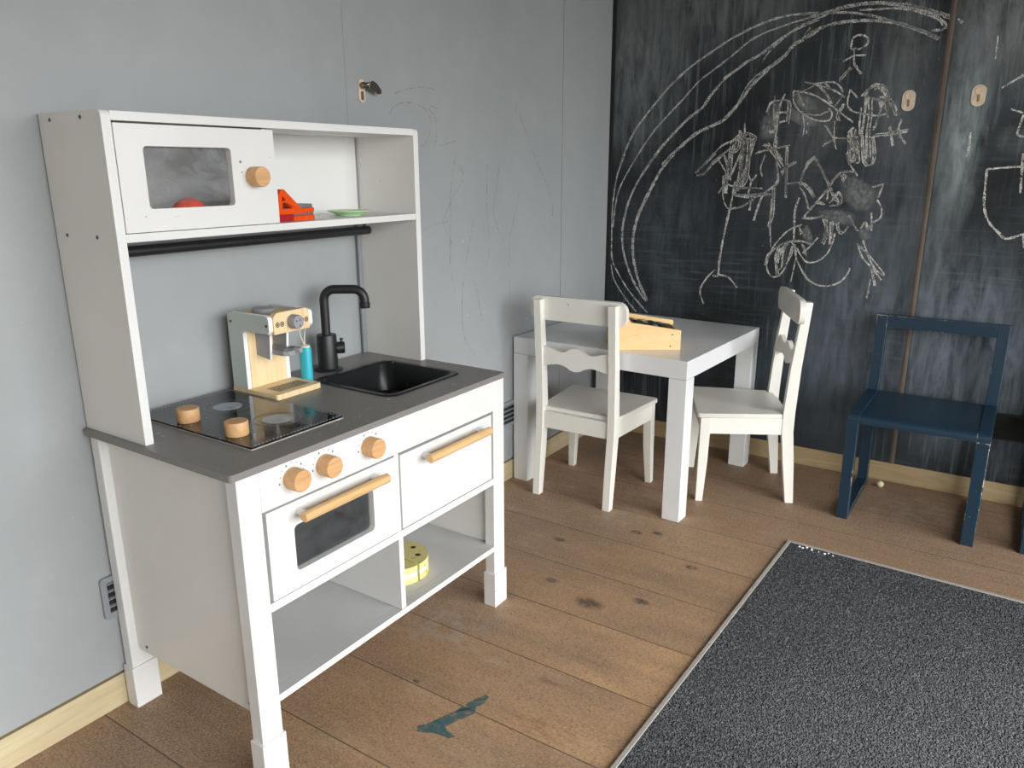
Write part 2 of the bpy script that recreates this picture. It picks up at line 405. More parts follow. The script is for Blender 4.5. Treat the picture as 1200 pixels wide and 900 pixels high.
# ------------------------------------------------------------------ drawn lines: points in tenths of a millimetre
ARCS = [
(2.3, [(-454,9412),(-609,9862),(-859,10391),(-1236,10904),(-1607,11318),(-2030,11775),(-2505,12188),(-2972,12509),(-3429,12767),(-3875,13019),(-4313,13213),(-4743,13377),(-5219,13507),(-5689,13569),(-6102,13572),(-6510,13550)]),
(1.9, [(-866,9410),(-1214,9942),(-1648,10515),(-2135,11013),(-2610,11467),(-3068,11936),(-3580,12279),(-4076,12613),(-4556,12962),(-4979,13154),(-5400,13266),(-5913,13390),(-6517,13477)]),
(3, [(-1472,9407),(-1872,9931),(-2357,10438),(-2831,10874),(-3239,11163),(-3458,11480),(-3731,11789),(-3948,12016),(-4222,12183),(-4545,12396),(-4972,12596),(-5228,12779),(-5583,13000),(-5982,13212),(-6527,13379)]),
(3.6, [(-1965,9404),(-2270,9722),(-2633,10033),(-3047,10363),(-3519,10573),(-3922,10752),(-4195,11013),(-4459,11323),(-4661,11631),(-4919,11904),(-5276,12216),(-5630,12470),(-5868,12752),(-6166,12900),(-6551,13135)]),
(1.5, [(-4352,11222),(-4548,11637),(-4805,11937),(-5065,12127),(-5376,12311)]),
(1.4, [(-4993,12338),(-5186,12630),(-5536,12929)]),
(2.2, [(-6040,13558),(-6700,13530),(-7294,13479),(-7735,13388),(-8221,13237),(-8606,13084),(-8986,12934),(-9362,12772),(-9646,12601)]),
(2.2, [(-6054,13411),(-6403,13488),(-6746,13564),(-7180,13647),(-7608,13681),(-8080,13658),(-8549,13571),(-9013,13440),(-9382,13303),(-9660,13163),(-9843,13078)]),
(2.2, [(-6067,13278),(-6365,13361),(-6705,13482),(-7039,13591),(-7517,13644),(-7990,13631),(-8459,13558),(-8925,13431),(-9344,13262),(-9725,13000),(-9745,12841),(-9443,12824)]),
(3, [(-6104,12881),(-6393,13076),(-6734,13191),(-7125,13240),(-7560,13245),(-8039,13199),(-8512,13107),(-8892,12965),(-9271,12794),(-9646,12601)]),
(2, [(-7579,13511),(-8006,13491),(-8470,13465),(-8840,13395),(-9213,13253),(-9585,13081),(-9693,12913)]),
(2, [(-8731,13552),(-9196,13390),(-9563,13249),(-9834,13146)]),
(2.2, [(-10037,13059),(-10138,12938)]),
(1.4, [(-6144,13001),(-6306,13182)]),
(2, [(-611,9798),(-361,9135),(-245,8458),(-199,7770),(-211,7010),(-252,6241),(-561,5676),(-937,5183),(-1381,4732),(-1672,4466)]),
(1.7, [(-223,6044),(-350,5531),(-806,4910),(-1252,4458)]),
(1.8, [(-1120,9791),(-770,9256),(-449,8646),(-298,7961),(-250,7330)]),
(2.8, [(-1782,9783),(-1315,9195),(-938,8529),(-721,7909),(-609,7217),(-668,6585),(-830,6082),(-1100,5521),(-1399,5091),(-1619,4851)]),
(3.6, [(-2363,9775),(-1969,9312),(-1607,8657),(-1300,8046),(-1117,7548),(-1020,6919),(-1065,6352),(-1191,5849),(-1388,5349),(-1652,4886)]),
]
STICK = [
(1.9, [(-7469,12525),(-7470,12740),(-7555,12853),(-7746,12860),(-7891,12752),(-7869,12612),(-7689,12507),(-7495,12508)]),
(2.2, [(-7562,12565),(-7566,12300),(-7617,12055)]),
(1.9, [(-7585,12347),(-7876,12335)]),
(1.6, [(-7561,12349),(-7283,12200)]),
(2.4, [(-7612,12103),(-7809,11848)]),
(2.4, [(-7522,12037),(-7238,11687)]),
]
SCRIB = [
(2.6, [(-4440,8912),(-4369,8287),(-4266,7651),(-4165,6945),(-4107,6287),(-4112,5957)]),
(2, [(-3978,6098),(-3716,5807),(-3521,5393),(-3678,4941)]),
(2.2, [(-4143,5959),(-4455,5890),(-4752,5583)]),
(1.8, [(-4083,5924),(-3897,5911)]),
(1.8, [(-3152,9193),(-3472,9477),(-3755,9757)]),
(1.8, [(-3189,9090),(-3402,9136),(-3656,9448),(-3996,9725)]),
(1.3, [(-4356,8058),(-4706,8123),(-5037,8356),(-5362,8585)]),
(1.3, [(-4042,9079),(-4091,8397),(-4296,8057),(-4470,8118)]),
(1.6, [(-3173,9193),(-3612,9672),(-3959,9989),(-4310,10131),(-4473,10337)]),
(1.6, [(-3203,9096),(-3457,9193),(-3714,9541),(-4064,9795),(-4236,9920)]),
(1.6, [(-4511,10420),(-4505,9916),(-4216,9579),(-4109,8538)]),
(1.6, [(-4630,10583),(-4652,9745),(-4478,8499)]),
(1.5, [(-4832,10245),(-4594,9914),(-4332,9235),(-3923,8536)]),
(1.8, [(-4479,10253),(-4670,10081),(-4577,8977)]),
(1.5, [(-4923,10201),(-4829,9742),(-4718,8892),(-4387,8498)]),
(1.8, [(-4223,10090),(-4177,9494),(-4155,8539)]),
(1.5, [(-4612,10250),(-4576,9576),(-4599,8977)]),
(1.8, [(-4748,10205),(-4754,9574),(-4673,8891)]),
(1.5, [(-5007,10240),(-4842,9573),(-4597,8718)]),
(1.5, [(-4396,10171),(-4306,9579),(-4260,8976)]),
(1.5, [(-4358,10088),(-4653,10291),(-5010,10199),(-4846,10078),(-4530,10168)]),
(1.8, [(-4021,9753),(-4137,9408)]),
(2, [(-3850,9583),(-4156,9149)]),
(2, [(-4077,8975),(-4367,8759),(-5308,8703)]),
(1.6, [(-5004,9740),(-5470,9858),(-5968,9952)]),
(3, [(-5947,9953),(-6034,8522)]),
(1.6, [(-5366,10067),(-5608,9732),(-5895,9357)]),
(1.6, [(-5201,9987),(-5558,9815),(-5838,9523)]),
(1.6, [(-5544,9981),(-5708,9316),(-5724,8897),(-5364,8555)]),
(1.6, [(-5608,10226),(-5551,9898)]),
(1.5, [(-5312,9694),(-5213,9318),(-5278,9064)]),
(1.6, [(-4455,8499),(-5583,8536)]),
(1.6, [(-5250,10930),(-5354,11208),(-5643,11255),(-5856,11185),(-5865,10624)]),
(2, [(-5752,11429),(-5620,11036),(-5593,10389),(-5544,9981)]),
(3.4, [(-5655,11114),(-5558,10797),(-5547,10432)]),
(2.4, [(-5631,10915),(-5881,10905)]),
(2.4, [(-5656,10631),(-5820,10666)]),
(1.6, [(-5466,11363),(-5456,11002),(-5537,10554)]),
(4, [(-5384,10354),(-5551,10391)]),
(2, [(-5992,11495),(-6485,11391),(-6902,11175),(-7239,10928),(-7739,10561)]),
(1.9, [(-5992,11495),(-6017,11217),(-6207,10931),(-6550,10720),(-6838,10631),(-7074,10642),(-7134,10816),(-7040,10975)]),
(1.8, [(-6116,11469),(-6318,11045)]),
(1.6, [(-6418,10844),(-6743,10792),(-7048,10897)]),
(2, [(-6293,11732),(-6662,11614),(-7067,11476),(-7435,11265)]),
(2, [(-6293,11732),(-6579,11657),(-7006,11690),(-7249,11580),(-7384,11382)]),
(1.5, [(-6277,11480),(-6545,11601)]),
(1.7, [(-6745,11570),(-6965,11327),(-7106,11089)]),
(1.5, [(-6855,11641),(-7110,11435)]),
(1.5, [(-7358,11269),(-7192,11007)]),
(1.7, [(-7455,11073),(-7333,10769),(-7369,10613)]),
(2.4, [(-7544,12015),(-7370,11876),(-7237,11695)]),
(1.3, [(-7233,10617),(-7262,10146),(-7353,9828)]),
(1.6, [(-7013,10468),(-7242,10146)]),
(1.5, [(-6950,9914),(-7246,10107)]),
(1.7, [(-7281,10146),(-7633,10126)]),
(1.6, [(-6217,9499),(-5941,9315),(-5826,9191)]),
(2, [(-6777,9636),(-6589,9476),(-6494,9190),(-6413,8735)]),
(2.4, [(-6781,9596),(-7018,9230),(-7259,8825),(-7407,8541)]),
(1.8, [(-7846,9208),(-7579,9169),(-7361,8987),(-7263,8784)]),
(1.8, [(-7267,8743),(-7087,8537)]),
(1.3, [(-6067,8857),(-6440,8881),(-6705,8697),(-6803,8532)]),
(2.2, [(-4835,9106),(-4941,8893),(-4879,8548)]),
(2.2, [(-5100,9106),(-4941,8893)]),
(1.2, [(-6288,10928),(-6387,10527),(-6377,10207)]),
(1.2, [(-6481,10604),(-6471,10285)]),
(1.9, [(-7560,11447),(-7526,11077),(-7671,10871),(-7975,10785),(-8320,10722),(-8602,10760)]),
(1.9, [(-7560,11447),(-7782,11213)]),
(2.4, [(-7874,11258),(-8004,11398),(-8226,11556),(-8430,11424),(-8653,11122),(-8852,10823)]),
(2.2, [(-7980,11400),(-8186,11486),(-8441,11326),(-8782,10826),(-8843,10702)]),
(3.2, [(-8009,11349),(-8016,10857),(-7995,10159)]),
(2, [(-7907,10961),(-7913,10463),(-7970,10160)]),
(1.8, [(-8363,11185),(-8439,10938),(-8346,10499),(-8284,10402)]),
(1.7, [(-8074,11199),(-8124,10754),(-8120,10357)]),
(1.7, [(-8464,11131),(-8637,10661)]),
(2.6, [(-8653,11122),(-8817,10727)]),
(1.6, [(-7947,11254),(-8369,11136),(-8659,11074)]),
(1.5, [(-8191,11437),(-8419,11521),(-8601,11173),(-8405,11231)]),
(1.8, [(-8312,10162),(-8762,10200),(-9175,10268)]),
(2.8, [(-8713,10413),(-8845,9892)]),
(2.2, [(-8995,10599),(-8940,10284),(-9168,9935)]),
(1.8, [(-7995,10159),(-8123,9448),(-8325,9396),(-8370,9649),(-8288,10152)]),
(2.2, [(-7770,10417),(-7637,10270),(-7705,9861),(-7682,9606),(-7782,9373)]),
(1.8, [(-7825,10365),(-7808,10063),(-7929,9858),(-7813,9553)]),
(2.6, [(-8120,10357),(-8185,9549)]),
(1.6, [(-7658,10066),(-7896,10162)]),
(1.6, [(-7655,9862),(-7941,9756)]),
(1.6, [(-7681,10319),(-7907,9603),(-7769,9502),(-7664,10015)]),
(1.4, [(-7907,10061),(-8018,9500),(-7924,9449)]),
(1.4, [(-8193,10355),(-8302,9599)]),
(1.9, [(-6733,6225),(-6918,6010),(-7205,5861),(-7580,5862),(-7881,6025),(-8038,6258),(-8088,6426)]),
(1.9, [(-8223,7167),(-8393,6772),(-8648,6517),(-8991,6135)]),
(1.9, [(-8226,7140),(-8618,6785),(-9046,6300),(-8809,6419),(-8568,6782),(-8365,7254)]),
(1.7, [(-8642,6570),(-8812,5958)]),
(1.7, [(-8690,6140),(-8654,5560)]),
(2, [(-8607,8419),(-8758,8163),(-8739,7903),(-8533,7765)]),
(2, [(-8500,8053),(-8559,7528)]),
(1.6, [(-8557,7766),(-8429,7576)]),
(2, [(-8727,8857),(-8625,8471)]),
(1.6, [(-8443,8778),(-8727,8857)]),
(2, [(-7646,9705),(-7780,9395),(-8014,9085)]),
(2, [(-6781,9596),(-6597,9394),(-6464,9067),(-6413,8735)]),
(2.6, [(-6781,9596),(-7018,9230),(-7215,8865),(-7411,8500)]),
(2, [(-7810,9189),(-7576,9189),(-7397,9028),(-7263,8784),(-7244,8375)]),
(1.9, [(-7235,8661),(-7018,8412),(-6765,8074),(-6582,7816)]),
(1.5, [(-6048,8836),(-6358,8880),(-6619,8737),(-6852,8450)]),
(1.5, [(-6499,8695),(-6651,8406),(-6741,8115)]),
(1.7, [(-6260,9478),(-6022,9356),(-5872,9149)]),
(2.8, [(-5946,9728),(-6041,8437)]),
(2, [(-5635,8431),(-5633,7701),(-5721,6919)]),
(1.5, [(-5674,8728),(-5719,7962),(-5604,7526)]),
(3, [(-5346,8512),(-5221,8165),(-5123,7728)]),
(2.6, [(-5016,8507),(-4965,8029)]),
(1.5, [(-4462,8105),(-4730,8155),(-5026,8378)]),
(1.7, [(-4432,8499),(-4886,8462),(-5320,8554),(-5671,8516)]),
(2, [(-4416,8716),(-5220,8711)]),
(2.4, [(-6440,8444),(-6350,8064),(-6368,7639),(-6394,7126)]),
(1.9, [(-6598,7647),(-6274,7508),(-5998,7238),(-5769,6877),(-5627,6471),(-5698,6164),(-5843,6017),(-6058,6077),(-6248,6377)]),
(1.8, [(-5635,6383),(-5737,6744),(-6018,7021),(-6309,7122),(-6646,7138),(-6945,7066)]),
(1.7, [(-5978,6976),(-5875,6663),(-5969,6093)]),
(1.7, [(-6228,7075),(-6041,6760),(-5981,6449)]),
(1.7, [(-6364,6995),(-6306,6687),(-6244,6421)]),
(1.5, [(-6146,7027),(-6092,6675),(-6080,6322),(-5921,6134)]),
(1.9, [(-6444,7042),(-6526,6613),(-6778,6193),(-7012,5948)]),
(1.9, [(-6494,6958),(-6691,6666),(-6873,6525),(-7158,6585),(-7384,6791),(-7516,7094),(-7561,7431)]),
(1.9, [(-7089,7285),(-6908,7022),(-6679,6795)]),
(1.8, [(-7571,7723),(-7633,7517),(-7762,7419),(-7900,7610)]),
(1.8, [(-7283,7796),(-7297,7252),(-7365,7381)]),
(3, [(-7407,7759),(-7455,7091)]),
(1.8, [(-7238,7837),(-7361,7423),(-7273,7082)]),
(1.8, [(-7487,7761),(-7498,7261)]),
(1.7, [(-6519,7602),(-6584,7349)]),
(1.2, [(-6309,7122),(-6506,6829),(-6421,5903)]),
(1.5, [(-6696,7054),(-6812,6716)]),
(1.8, [(-7905,7939),(-8184,7518)]),
(1.7, [(-6578,7859),(-6831,7824),(-7149,7917)]),
(1.6, [(-6798,8158),(-6949,8286),(-7196,8250)]),
(1.8, [(-7424,8378),(-7561,8584),(-7665,8342),(-7520,8216)]),
(1.5, [(-7550,9069),(-7663,9109),(-7645,8908),(-7593,9028)]),
(1.5, [(-7348,8335),(-7495,8461),(-7595,8258),(-7397,8254)]),
(1.5, [(-8289,7624),(-8386,7791),(-8442,7630)]),
]
RIGHT = [
(1.1, [(-10998,12551),(-11015,11999)]),
(2, [(-11258,11291),(-11701,11576)]),
(2.4, [(-10696,10212),(-10716,9905),(-10697,9573)]),
(1.9, [(-11538,10759),(-11816,10657)]),
(1.9, [(-11842,10611),(-11767,10160),(-11923,10065)]),
(2, [(-12270,9346),(-12032,9324),(-11625,9302),(-11212,9256)]),
(2.2, [(-11212,9256),(-11232,8803),(-11284,8272),(-11445,7887),(-11695,7627),(-11909,7465),(-12285,7602),(-12599,7687)]),
(1.9, [(-11964,9648),(-12050,8645)]),
(1.7, [(-12268,7577),(-12338,7241)]),
]
SMUDGE = [
(0, [(-7550,9069),(-7934,9109),(-8346,8833),(-8553,8676),(-8575,8478),(-8460,8156),(-8159,8109),(-7740,8384)]),
(0, [(-7051,8081),(-7531,8114),(-8013,8024),(-8048,7698),(-7492,7720),(-7112,7874)]),
(0, [(-5103,10650),(-5286,11010),(-5606,11197),(-5643,10307),(-5530,10146),(-5141,10196)]),
(0, [(-5905,11103),(-6340,10807),(-6759,10634),(-6734,10476),(-6285,10530),(-5937,10742)]),
(0, [(-5995,11455),(-6409,11355),(-6684,10990),(-6370,10925),(-6110,11094)]),
(0, [(-7995,10159),(-8313,10152),(-8364,9699),(-8270,9447),(-8111,9550)]),
(0, [(-7606,10321),(-7874,10364),(-8012,9551),(-7769,9502)]),
(0, [(-6614,7478),(-6764,7653),(-6978,7153),(-6680,7225)]),
(0, [(-8182,7538),(-8510,7714),(-8551,7349),(-8329,7257)]),
]
PENCIL = [
(0.7, [(7719,10266),(7763,10552),(7975,10709),(8312,10783),(8739,10757),(9087,10599),(9165,10355),(9057,10019),(8777,9818)]),
(0.5, [(7909,10947),(8414,11088),(9025,11163),(9478,11116)]),
(0.6, [(9092,10708),(9355,10475),(9386,10141),(9276,9773)]),
(0.5, [(9186,10768),(9459,10702)]),
(0.6, [(9515,9863),(9904,9929),(10306,10027)]),
(0.8, [(10086,9525),(9912,8876),(9849,8038),(9782,6874)]),
(0.6, [(10232,9378),(10430,9168),(10265,8869),(9950,8576),(9635,8169),(9576,7932),(9906,7422)]),
(0.8, [(11515,9412),(11470,8847),(11486,7950),(11589,7290),(11403,6709)]),
(0.7, [(12090,9414),(11904,8710),(11779,8196),(12007,7658),(12306,7301)]),
(0.9, [(13102,8749),(12935,8214),(12617,7483),(12523,6595)]),
(0.7, [(13004,11098),(12880,10742)]),
(0.9, [(13066,10816),(13510,10218),(14045,9489),(14608,8859),(14981,8203),(14945,7876)]),
(0.7, [(10818,7986),(10638,7364),(10459,6805)]),
(0.5, [(8764,7863),(9239,7981),(9728,8014)]),
(0.8, [(10393,6635),(10292,6055),(10266,5255),(10417,4769),(10832,4297)]),
(0.8, [(10682,6604),(10965,6067),(11083,5537),(11164,5264)]),
(0.6, [(12521,6404),(12612,5583)]),
(0.6, [(9835,6696),(9972,6146)]),
]


# ------------------------------------------------------------------ the room
RX0, RX1, RY0, H = -2.3, 1.886, -2.9, 2.3
T = .08
structure(obj('floor', box(BM(), RX0-T, RX1+T, RY0-T, T, -.06, 0), 'floor'))
structure(obj('ceiling', box(BM(), RX0-T, RX1+T, RY0-T, T, H, H+.06), 'ceiling'))
# grey wall: sheets with open joints in front of a dark backing
wl = BM()
for a, b in ((RX0, .6380), (.6412, 1.5515), (1.5550, RX1)):
    box(wl, a, b, 0, .012, .066, H)
box(wl, .6379, .6413, .0008, .012, .066, H)
wall_left = structure(obj('wall_left', wl, 'wall', None, .0008))
structure(obj('wall_backing', box(BM(), RX0, RX1, .012, T, 0, H), 'seam', wall_left))
pen = BM()
for w, P in PENCIL: ribbon(pen, [(a*1e-4, b*1e-4) for a, b in P], w*.0019, XZ, -.0004)
obj('pencil_scribble', pen, 'pencil', wall_left, smooth=0)
structure(obj('wall_back', box(BM(), RX1, RX1+T, RY0-T, 0, 0, H), 'wall'))
# the wall behind the photographer
def holed_wall(f, u0, u1, holes, w0, w1):
    loops = [[(u0,0),(u1,0),(u1,H),(u0,H)]]+[[(a,c),(a,d),(b,d),(b,c)] for a, b, c, d in holes]
    return prism(BM(), loops, w0, w1, f)
structure(obj('wall_rear', box(BM(), RX0-T, RX0, RY0, 0, 0, H), 'whiteside'))
# the open side of the room, where the daylight enters
structure(obj('wall_right', holed_wall(XZ, RX0-T, RX1+T, [(-1.75,1.5,.02,1.9)], RY0-T, RY0), 'wall'))
def frame(name, f, a, b, c, d, w0, w1, t):
    return structure(obj(name, prism(BM(), [[(a,c),(b,c),(b,d),(a,d)], [(a+t,c+t),(a+t,d-t),(b-t,d-t),(b-t,c+t)]], w0, w1, f), 'base', None, .002))
frame('door_1', XZ, -1.75,1.5,.02,1.9, RY0-T, RY0+.01, .045)
structure(obj('baseboard_left', box(BM(), RX0, RX1-.013, .0006, .012, 0, .060), 'base', None, .001))
structure(obj('baseboard_back', box(BM(), 1.873, RX1, RY0, 0, 0, .0595), 'base2', None, .001))
structure(obj('trim_1', box(BM(), 1.8705, RX1, -.014, -.0002, .06, H), 'blackedge', None, .001))
structure(obj('trim_2', prism(BM(), [(1.886,-.982),(1.8735,-.982),(1.8712,-.987),(1.8712,-.993),(1.8735,-.998),(1.886,-.998)], .06, H, XY), 'brownseam'))

# ------------------------------------------------------------------ blackboards
def board(name, y0, y1, label, seed, spots):
    b = obj(name, box(BM(), 0, .014, y0, y1, .0605, H-.02), chalk_name(name, seed, spots), None, .001, loc=(1.872, 0, 0))
    return tag(b, label, 'blackboard', 'blackboards on the end wall')
def chalk_name(name, seed, spots):
    key = 'board%d' % seed; M[key] = chalk_board_mat('worn_blackboard_%d' % seed, seed, spots); return key
LB = board('blackboard', -.982, -.0142, 'black chalkboard with chalk arcs and figures, beside the grey wall', 1,
  [(-.10,1.25,.2,.35,.95,(120,124,126)),(-.25,.75,.22,.30,.35,(96,106,114)),(-.36,1.42,.4,.2,.9,(112,116,118)),(-.60,.93,.20,.26,.5,(86,90,94)),
   (-.86,.45,.22,.42,.75,(104,114,124)),(-.90,.85,.12,.5,.55,(100,106,112)),(-.88,1.2,.10,.3,.6,(120,124,126)),(-.74,.30,.2,.25,.4,(92,104,116)),(-.66,1.06,.1,.13,.6,(120,122,124)),(-.2,.42,.2,.2,.35,(90,98,104))])
RB = board('blackboard', RY0, -.998, 'dusty black chalkboard right of the brown batten, behind the blue chair', 2,
  [(-1.05,1.02,.07,.30,.95,(150,162,164)),(-1.16,1.30,.26,.22,.8,(134,138,140)),(-1.10,.45,.28,.36,.85,(116,126,136)),(-1.03,.75,.06,.4,.6,(120,128,132)),(-1.22,.18,.2,.12,.6,(104,116,128)),(-1.24,1.0,.13,.05,.4,(140,142,142))])
def drawing(name, parent, strokes, m, wscale=.0027, jit=.25):
    bm = BM()
    for w, P in strokes: ribbon(bm, [(a*1e-4, b*1e-4) for a, b in P], w*wscale, YZ, -.0005, jit)
    return obj(name, bm, m, parent, smooth=0)
def smears(name, parent, polys):
    bm = BM(); fade = bm.verts.layers.float.new('fade')
    for w, P in polys:
        P = smooth_path([(a*1e-4, b*1e-4) for a, b in P+P[:1]], 4)[:-1]
        cy = sum(p[0] for p in P)/len(P); cz = sum(p[1] for p in P)/len(P)
        rings = []
        for k, fd in ((1.12,0),(.86,.6),(.5,1)):
            ring = []
            for y, z in P:
                v = bm.verts.new((-.0002, cy+(y-cy)*k, cz+(z-cz)*k)); v[fade] = fd; ring.append(v)
            rings.append(ring)
        n = len(P)
        for a, b in zip(rings, rings[1:]):
            for i in range(n): bm.faces.new([a[i], a[(i+1) % n], b[(i+1) % n], b[i]])
        bm.faces.new(rings[-1])
    return obj(name, bm, 'smudge', parent, smooth=0)
drawing('chalk_arcs', LB, ARCS, 'chalksoft')['label'] = 'large rainbow of white chalk arcs'
drawing('chalk_stick_figure', LB, STICK, 'chalk')['label'] = 'small white chalk stick figure'
more = []
for w, P in SCRIB:
    more.append((w*.9, P))
    if 1.5 <= w <= 1.8:
        ox, oz = random.uniform(-70,70), random.uniform(-50,50)
        more.append((w*.75, [(a+ox+random.uniform(-35,35), b+oz+random.uniform(-35,35)) for a, b in P]))
drawing('chalk_scribble', LB, more, 'chalk')['label'] = 'dense white chalk scribbles'
smears('chalk_smear', LB, SMUDGE)
drawing('chalk_outline', RB, RIGHT, 'chalk')
def keyplate(y, z, label):
    t = thing('keyhole_plate', label, 'keyhole', (1.872, y, z), 0, 'oval keyhole plates on the blackboards')
    obj('plate', prism(BM(), rrect(-.0165,-.027,.0165,.027,.0155,7), -.0022, 0, YZ), 'brass', t, .0006)
    bm = BM(); lathe(bm, [(.0085,-.0002),(.0092,.0006),(.0078,.0012),(.006,.0008)], (-.0022,.001,.011), (-1,0,0), 20)
    obj('lock_core', bm, 'brass', t)
    obj('key_slot', prism(BM(), rrect(-.0032,-.016,.0032,.004,.0028,4), -.0026, -.002, YZ), 'slotbeige', t)
keyplate(-.9104, 1.1081, 'oval scraped keyhole plate left of the brown batten')
keyplate(-1.0762, 1.1129, 'oval scraped keyhole plate right of the brown batten')

# ------------------------------------------------------------------ vents and lock on the walls
def vent(f, u0, u1, z0, z1, nslat, label, loc, n_side=1):
    t = thing('air_vent', label, 'vent', loc, 0, 'air vents low on the walls')
    m = .0105
    obj('vent_frame', prism(BM(), [rrect(u0,z0,u1,z1,.006,3), [(u0+m,z0+m),(u0+m,z1-m),(u1-m,z1-m),(u1-m,z0+m)]], 0, .006, f), 'ventgrey', t, .0008)
    obj('vent_back', prism(BM(), [(u0+m*.6,z0+m*.6),(u1-m*.6,z0+m*.6),(u1-m*.6,z1-m*.6),(u0+m*.6,z1-m*.6)], 0, .0008, f), 'ventdark', t)
    hgt = (z1-z0-2*m)/nslat
    for i in range(nslat):
        a = z0+m+i*hgt
        bm = BM(); zt = a+hgt-.0006
        P = [f(u0+m,zt-.0022,.0012), f(u1-m,zt-.0022,.0012), f(u1-m,zt-.0040,.0056), f(u0+m,zt-.0040,.0056)]
        Q = [f(u0+m,zt-.0008,.0012), f(u1-m,zt-.0008,.0012), f(u1-m,zt-.0024,.0058), f(u0+m,zt-.0024,.0058)]
        obj('slat', hexa(bm, P, Q), 'ventgrey', t)
    return t
WF = lambda u, v, w: (u, -w, v)
vent(WF, 0, .21, 0, .078, 4, 'grey slatted air vent low on the grey wall behind the toy kitchen', (-.0145, 0, .177))
vent(WF, 0, .16, 0, .078, 4, 'grey slatted air vent on the grey wall beside the white table leg', (1.13, 0, .177))
dv = thing('air_vent', 'black open air vent low on the blackboard beside the blue chair', 'vent', (1.872, -1.40, .193), 0, 'air vents low on the walls')
obj('vent_back', prism(BM(), [(0,0),(.175,0),(.175,.069),(0,.069)], -.001, 0, YZ), 'black', dv)
obj('vent_frame', prism(BM(), [[(-.004,-.004),(.179,-.004),(.179,.073),(-.004,.073)], [(.002,.002),(.002,.067),(.173,.067),(.173,.002)]], -.004, 0, YZ), 'blackedge', dv, .0006)

lk = thing('lock_handle', 'small metal lock with a bent lever on the grey wall above the kitchen', 'lock', (.6855, 0, 1.0915))
obj('escutcheon', prism(BM(), rrect(-.0085,-.020,.0085,.021,.008,6), -.003, 0, XZ), 'brass', lk, .0008)
obj('lock_core', lathe(BM(), [(.0058,0),(.0058,.009),(.005,.010)], (-.001,-.002,.010), (0,-1,0), 20), 'steel', lk)
obj('key_slot', prism(BM(), rrect(-.0035,-.016,.0035,0,.003,4), -.0042, -.002, XZ), 'brownseam', lk)
lv = BM(); tube(lv, [(0,-.008,.010),(.002,-.015,.0105),(.006,-.018,.012)], [.004,.0038,.0036], 12)
prism(lv, [(.002,.004),(.006,.016),(.016,.0185),(.026,.014),(.037,.003),(.036,-.003),(.028,-.004),(.018,.001),(.008,.002)], -.0205, -.0160, XZ)
obj('lever', lv, 'steel', lk, .0008); lk.scale = (1.15, 1.0, 1.15)

# ------------------------------------------------------------------ floor mat, stain, ball
mat = thing('floor_mat', 'charcoal carpet mat with a pale metal edge set in the wooden floor', 'mat', (1.296, -.836, 0), math.radians(-1.8))
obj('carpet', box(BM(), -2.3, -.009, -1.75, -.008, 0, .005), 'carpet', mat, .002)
obj('edging', box(BM(), -2.3, 0, -.0085, 0, 0, .0065), 'alu', mat, .0012)
obj('edging', box(BM(), -.0095, 0, -1.75, -.009, 0, .0065), 'alu', mat, .0012)
cr = BM()
for i in range(10):
    x = -.014-random.uniform(0,.012); y = -.03-random.uniform(0,.09); s = random.uniform(.0015,.004)
    lathe(cr, [(s*.3,0),(s,.001),(s*.7,.003),(s*.2,.0038)], (x,y,.004), (random.uniform(-.3,.3),random.uniform(-.3,.3),1), 7)
obj('frayed_backing', cr, 'edgewhite', mat)
st = BM()
for P in ([(.232,-.488),(.243,-.482),(.262,-.494),(.298,-.508),(.326,-.522),(.338,-.537),(.322,-.545),(.296,-.533),(.268,-.522),(.262,-.53),(.258,-.552),(.249,-.545),(.245,-.515),(.236,-.5)],
          [(.305,-.512),(.34,-.519),(.376,-.532),(.372,-.541),(.352,-.543),(.326,-.532)]):
    prism(st, P, .0002, .0005, XY)
stain = obj('paint_stain', st, 'stain', bpy.data.objects['floor'], smooth=0)
stain['label'] = 'blue-green paint smear'
bl = obj('toy_ball', lathe(BM(), [(.0098*math.sin(math.pi*i/14), -.0098*math.cos(math.pi*i/14)) for i in range(15)], seg=20), 'ball', loc=(1.812,-.974,.0098))
tag(bl, 'tiny cream ball on the floor under the blue chair', 'ball')

# ------------------------------------------------------------------ toy kitchen
K = thing('play_kitchen', 'white wooden toy kitchen with dark worktop and shelf unit against the grey wall', 'play kitchen')
W, YB, YF, ZW = .6725, -.004, -.378, .525
def part(name, bm, m, bevel=.0012, parent=None, **kw): return obj(name, bm, m, parent or K, bevel, **kw)
def bx(*a): return box(BM(), *a)
# worktop with the sink cut-out
part('worktop', frame_prism(BM(), rrect(-.002,YF-.0005,W,YB,.007,5), rrect(.408,-.302,.612,-.102,.022,5), .5143, ZW, XY), 'worktop', 0, smooth=30)
# sink
def rr3(u0,v0,u1,v1,r,z): return [(a,b,z) for a,b in rrect(u0,v0,u1,v1,r)]
sk = BM(); loft(sk, [rr3(.404,-.306,.616,-.098,.022,.5252), rr3(.400,-.310,.620,-.094,.024,.5258), rr3(.402,-.308,.618,-.096,.024,.5275), rr3(.411,-.299,.609,-.105,.022,.5275),
   rr3(.415,-.295,.605,-.109,.022,.522), rr3(.424,-.286,.596,-.118,.03,.468), rr3(.436,-.274,.584,-.130,.03,.4605)], True, True)
for f in [f for f in sk.faces if len(f.verts) > 8 and f.calc_center_median().z > .5]: sk.faces.remove(f)
snk = part('sink', sk, 'sink', 0)
obj('drain', lathe(BM(), [(.014,0),(.014,.0014),(.010,.002),(.006,.0006),(0,.0006)], (.51,-.202,.4606)), 'steel', snk)
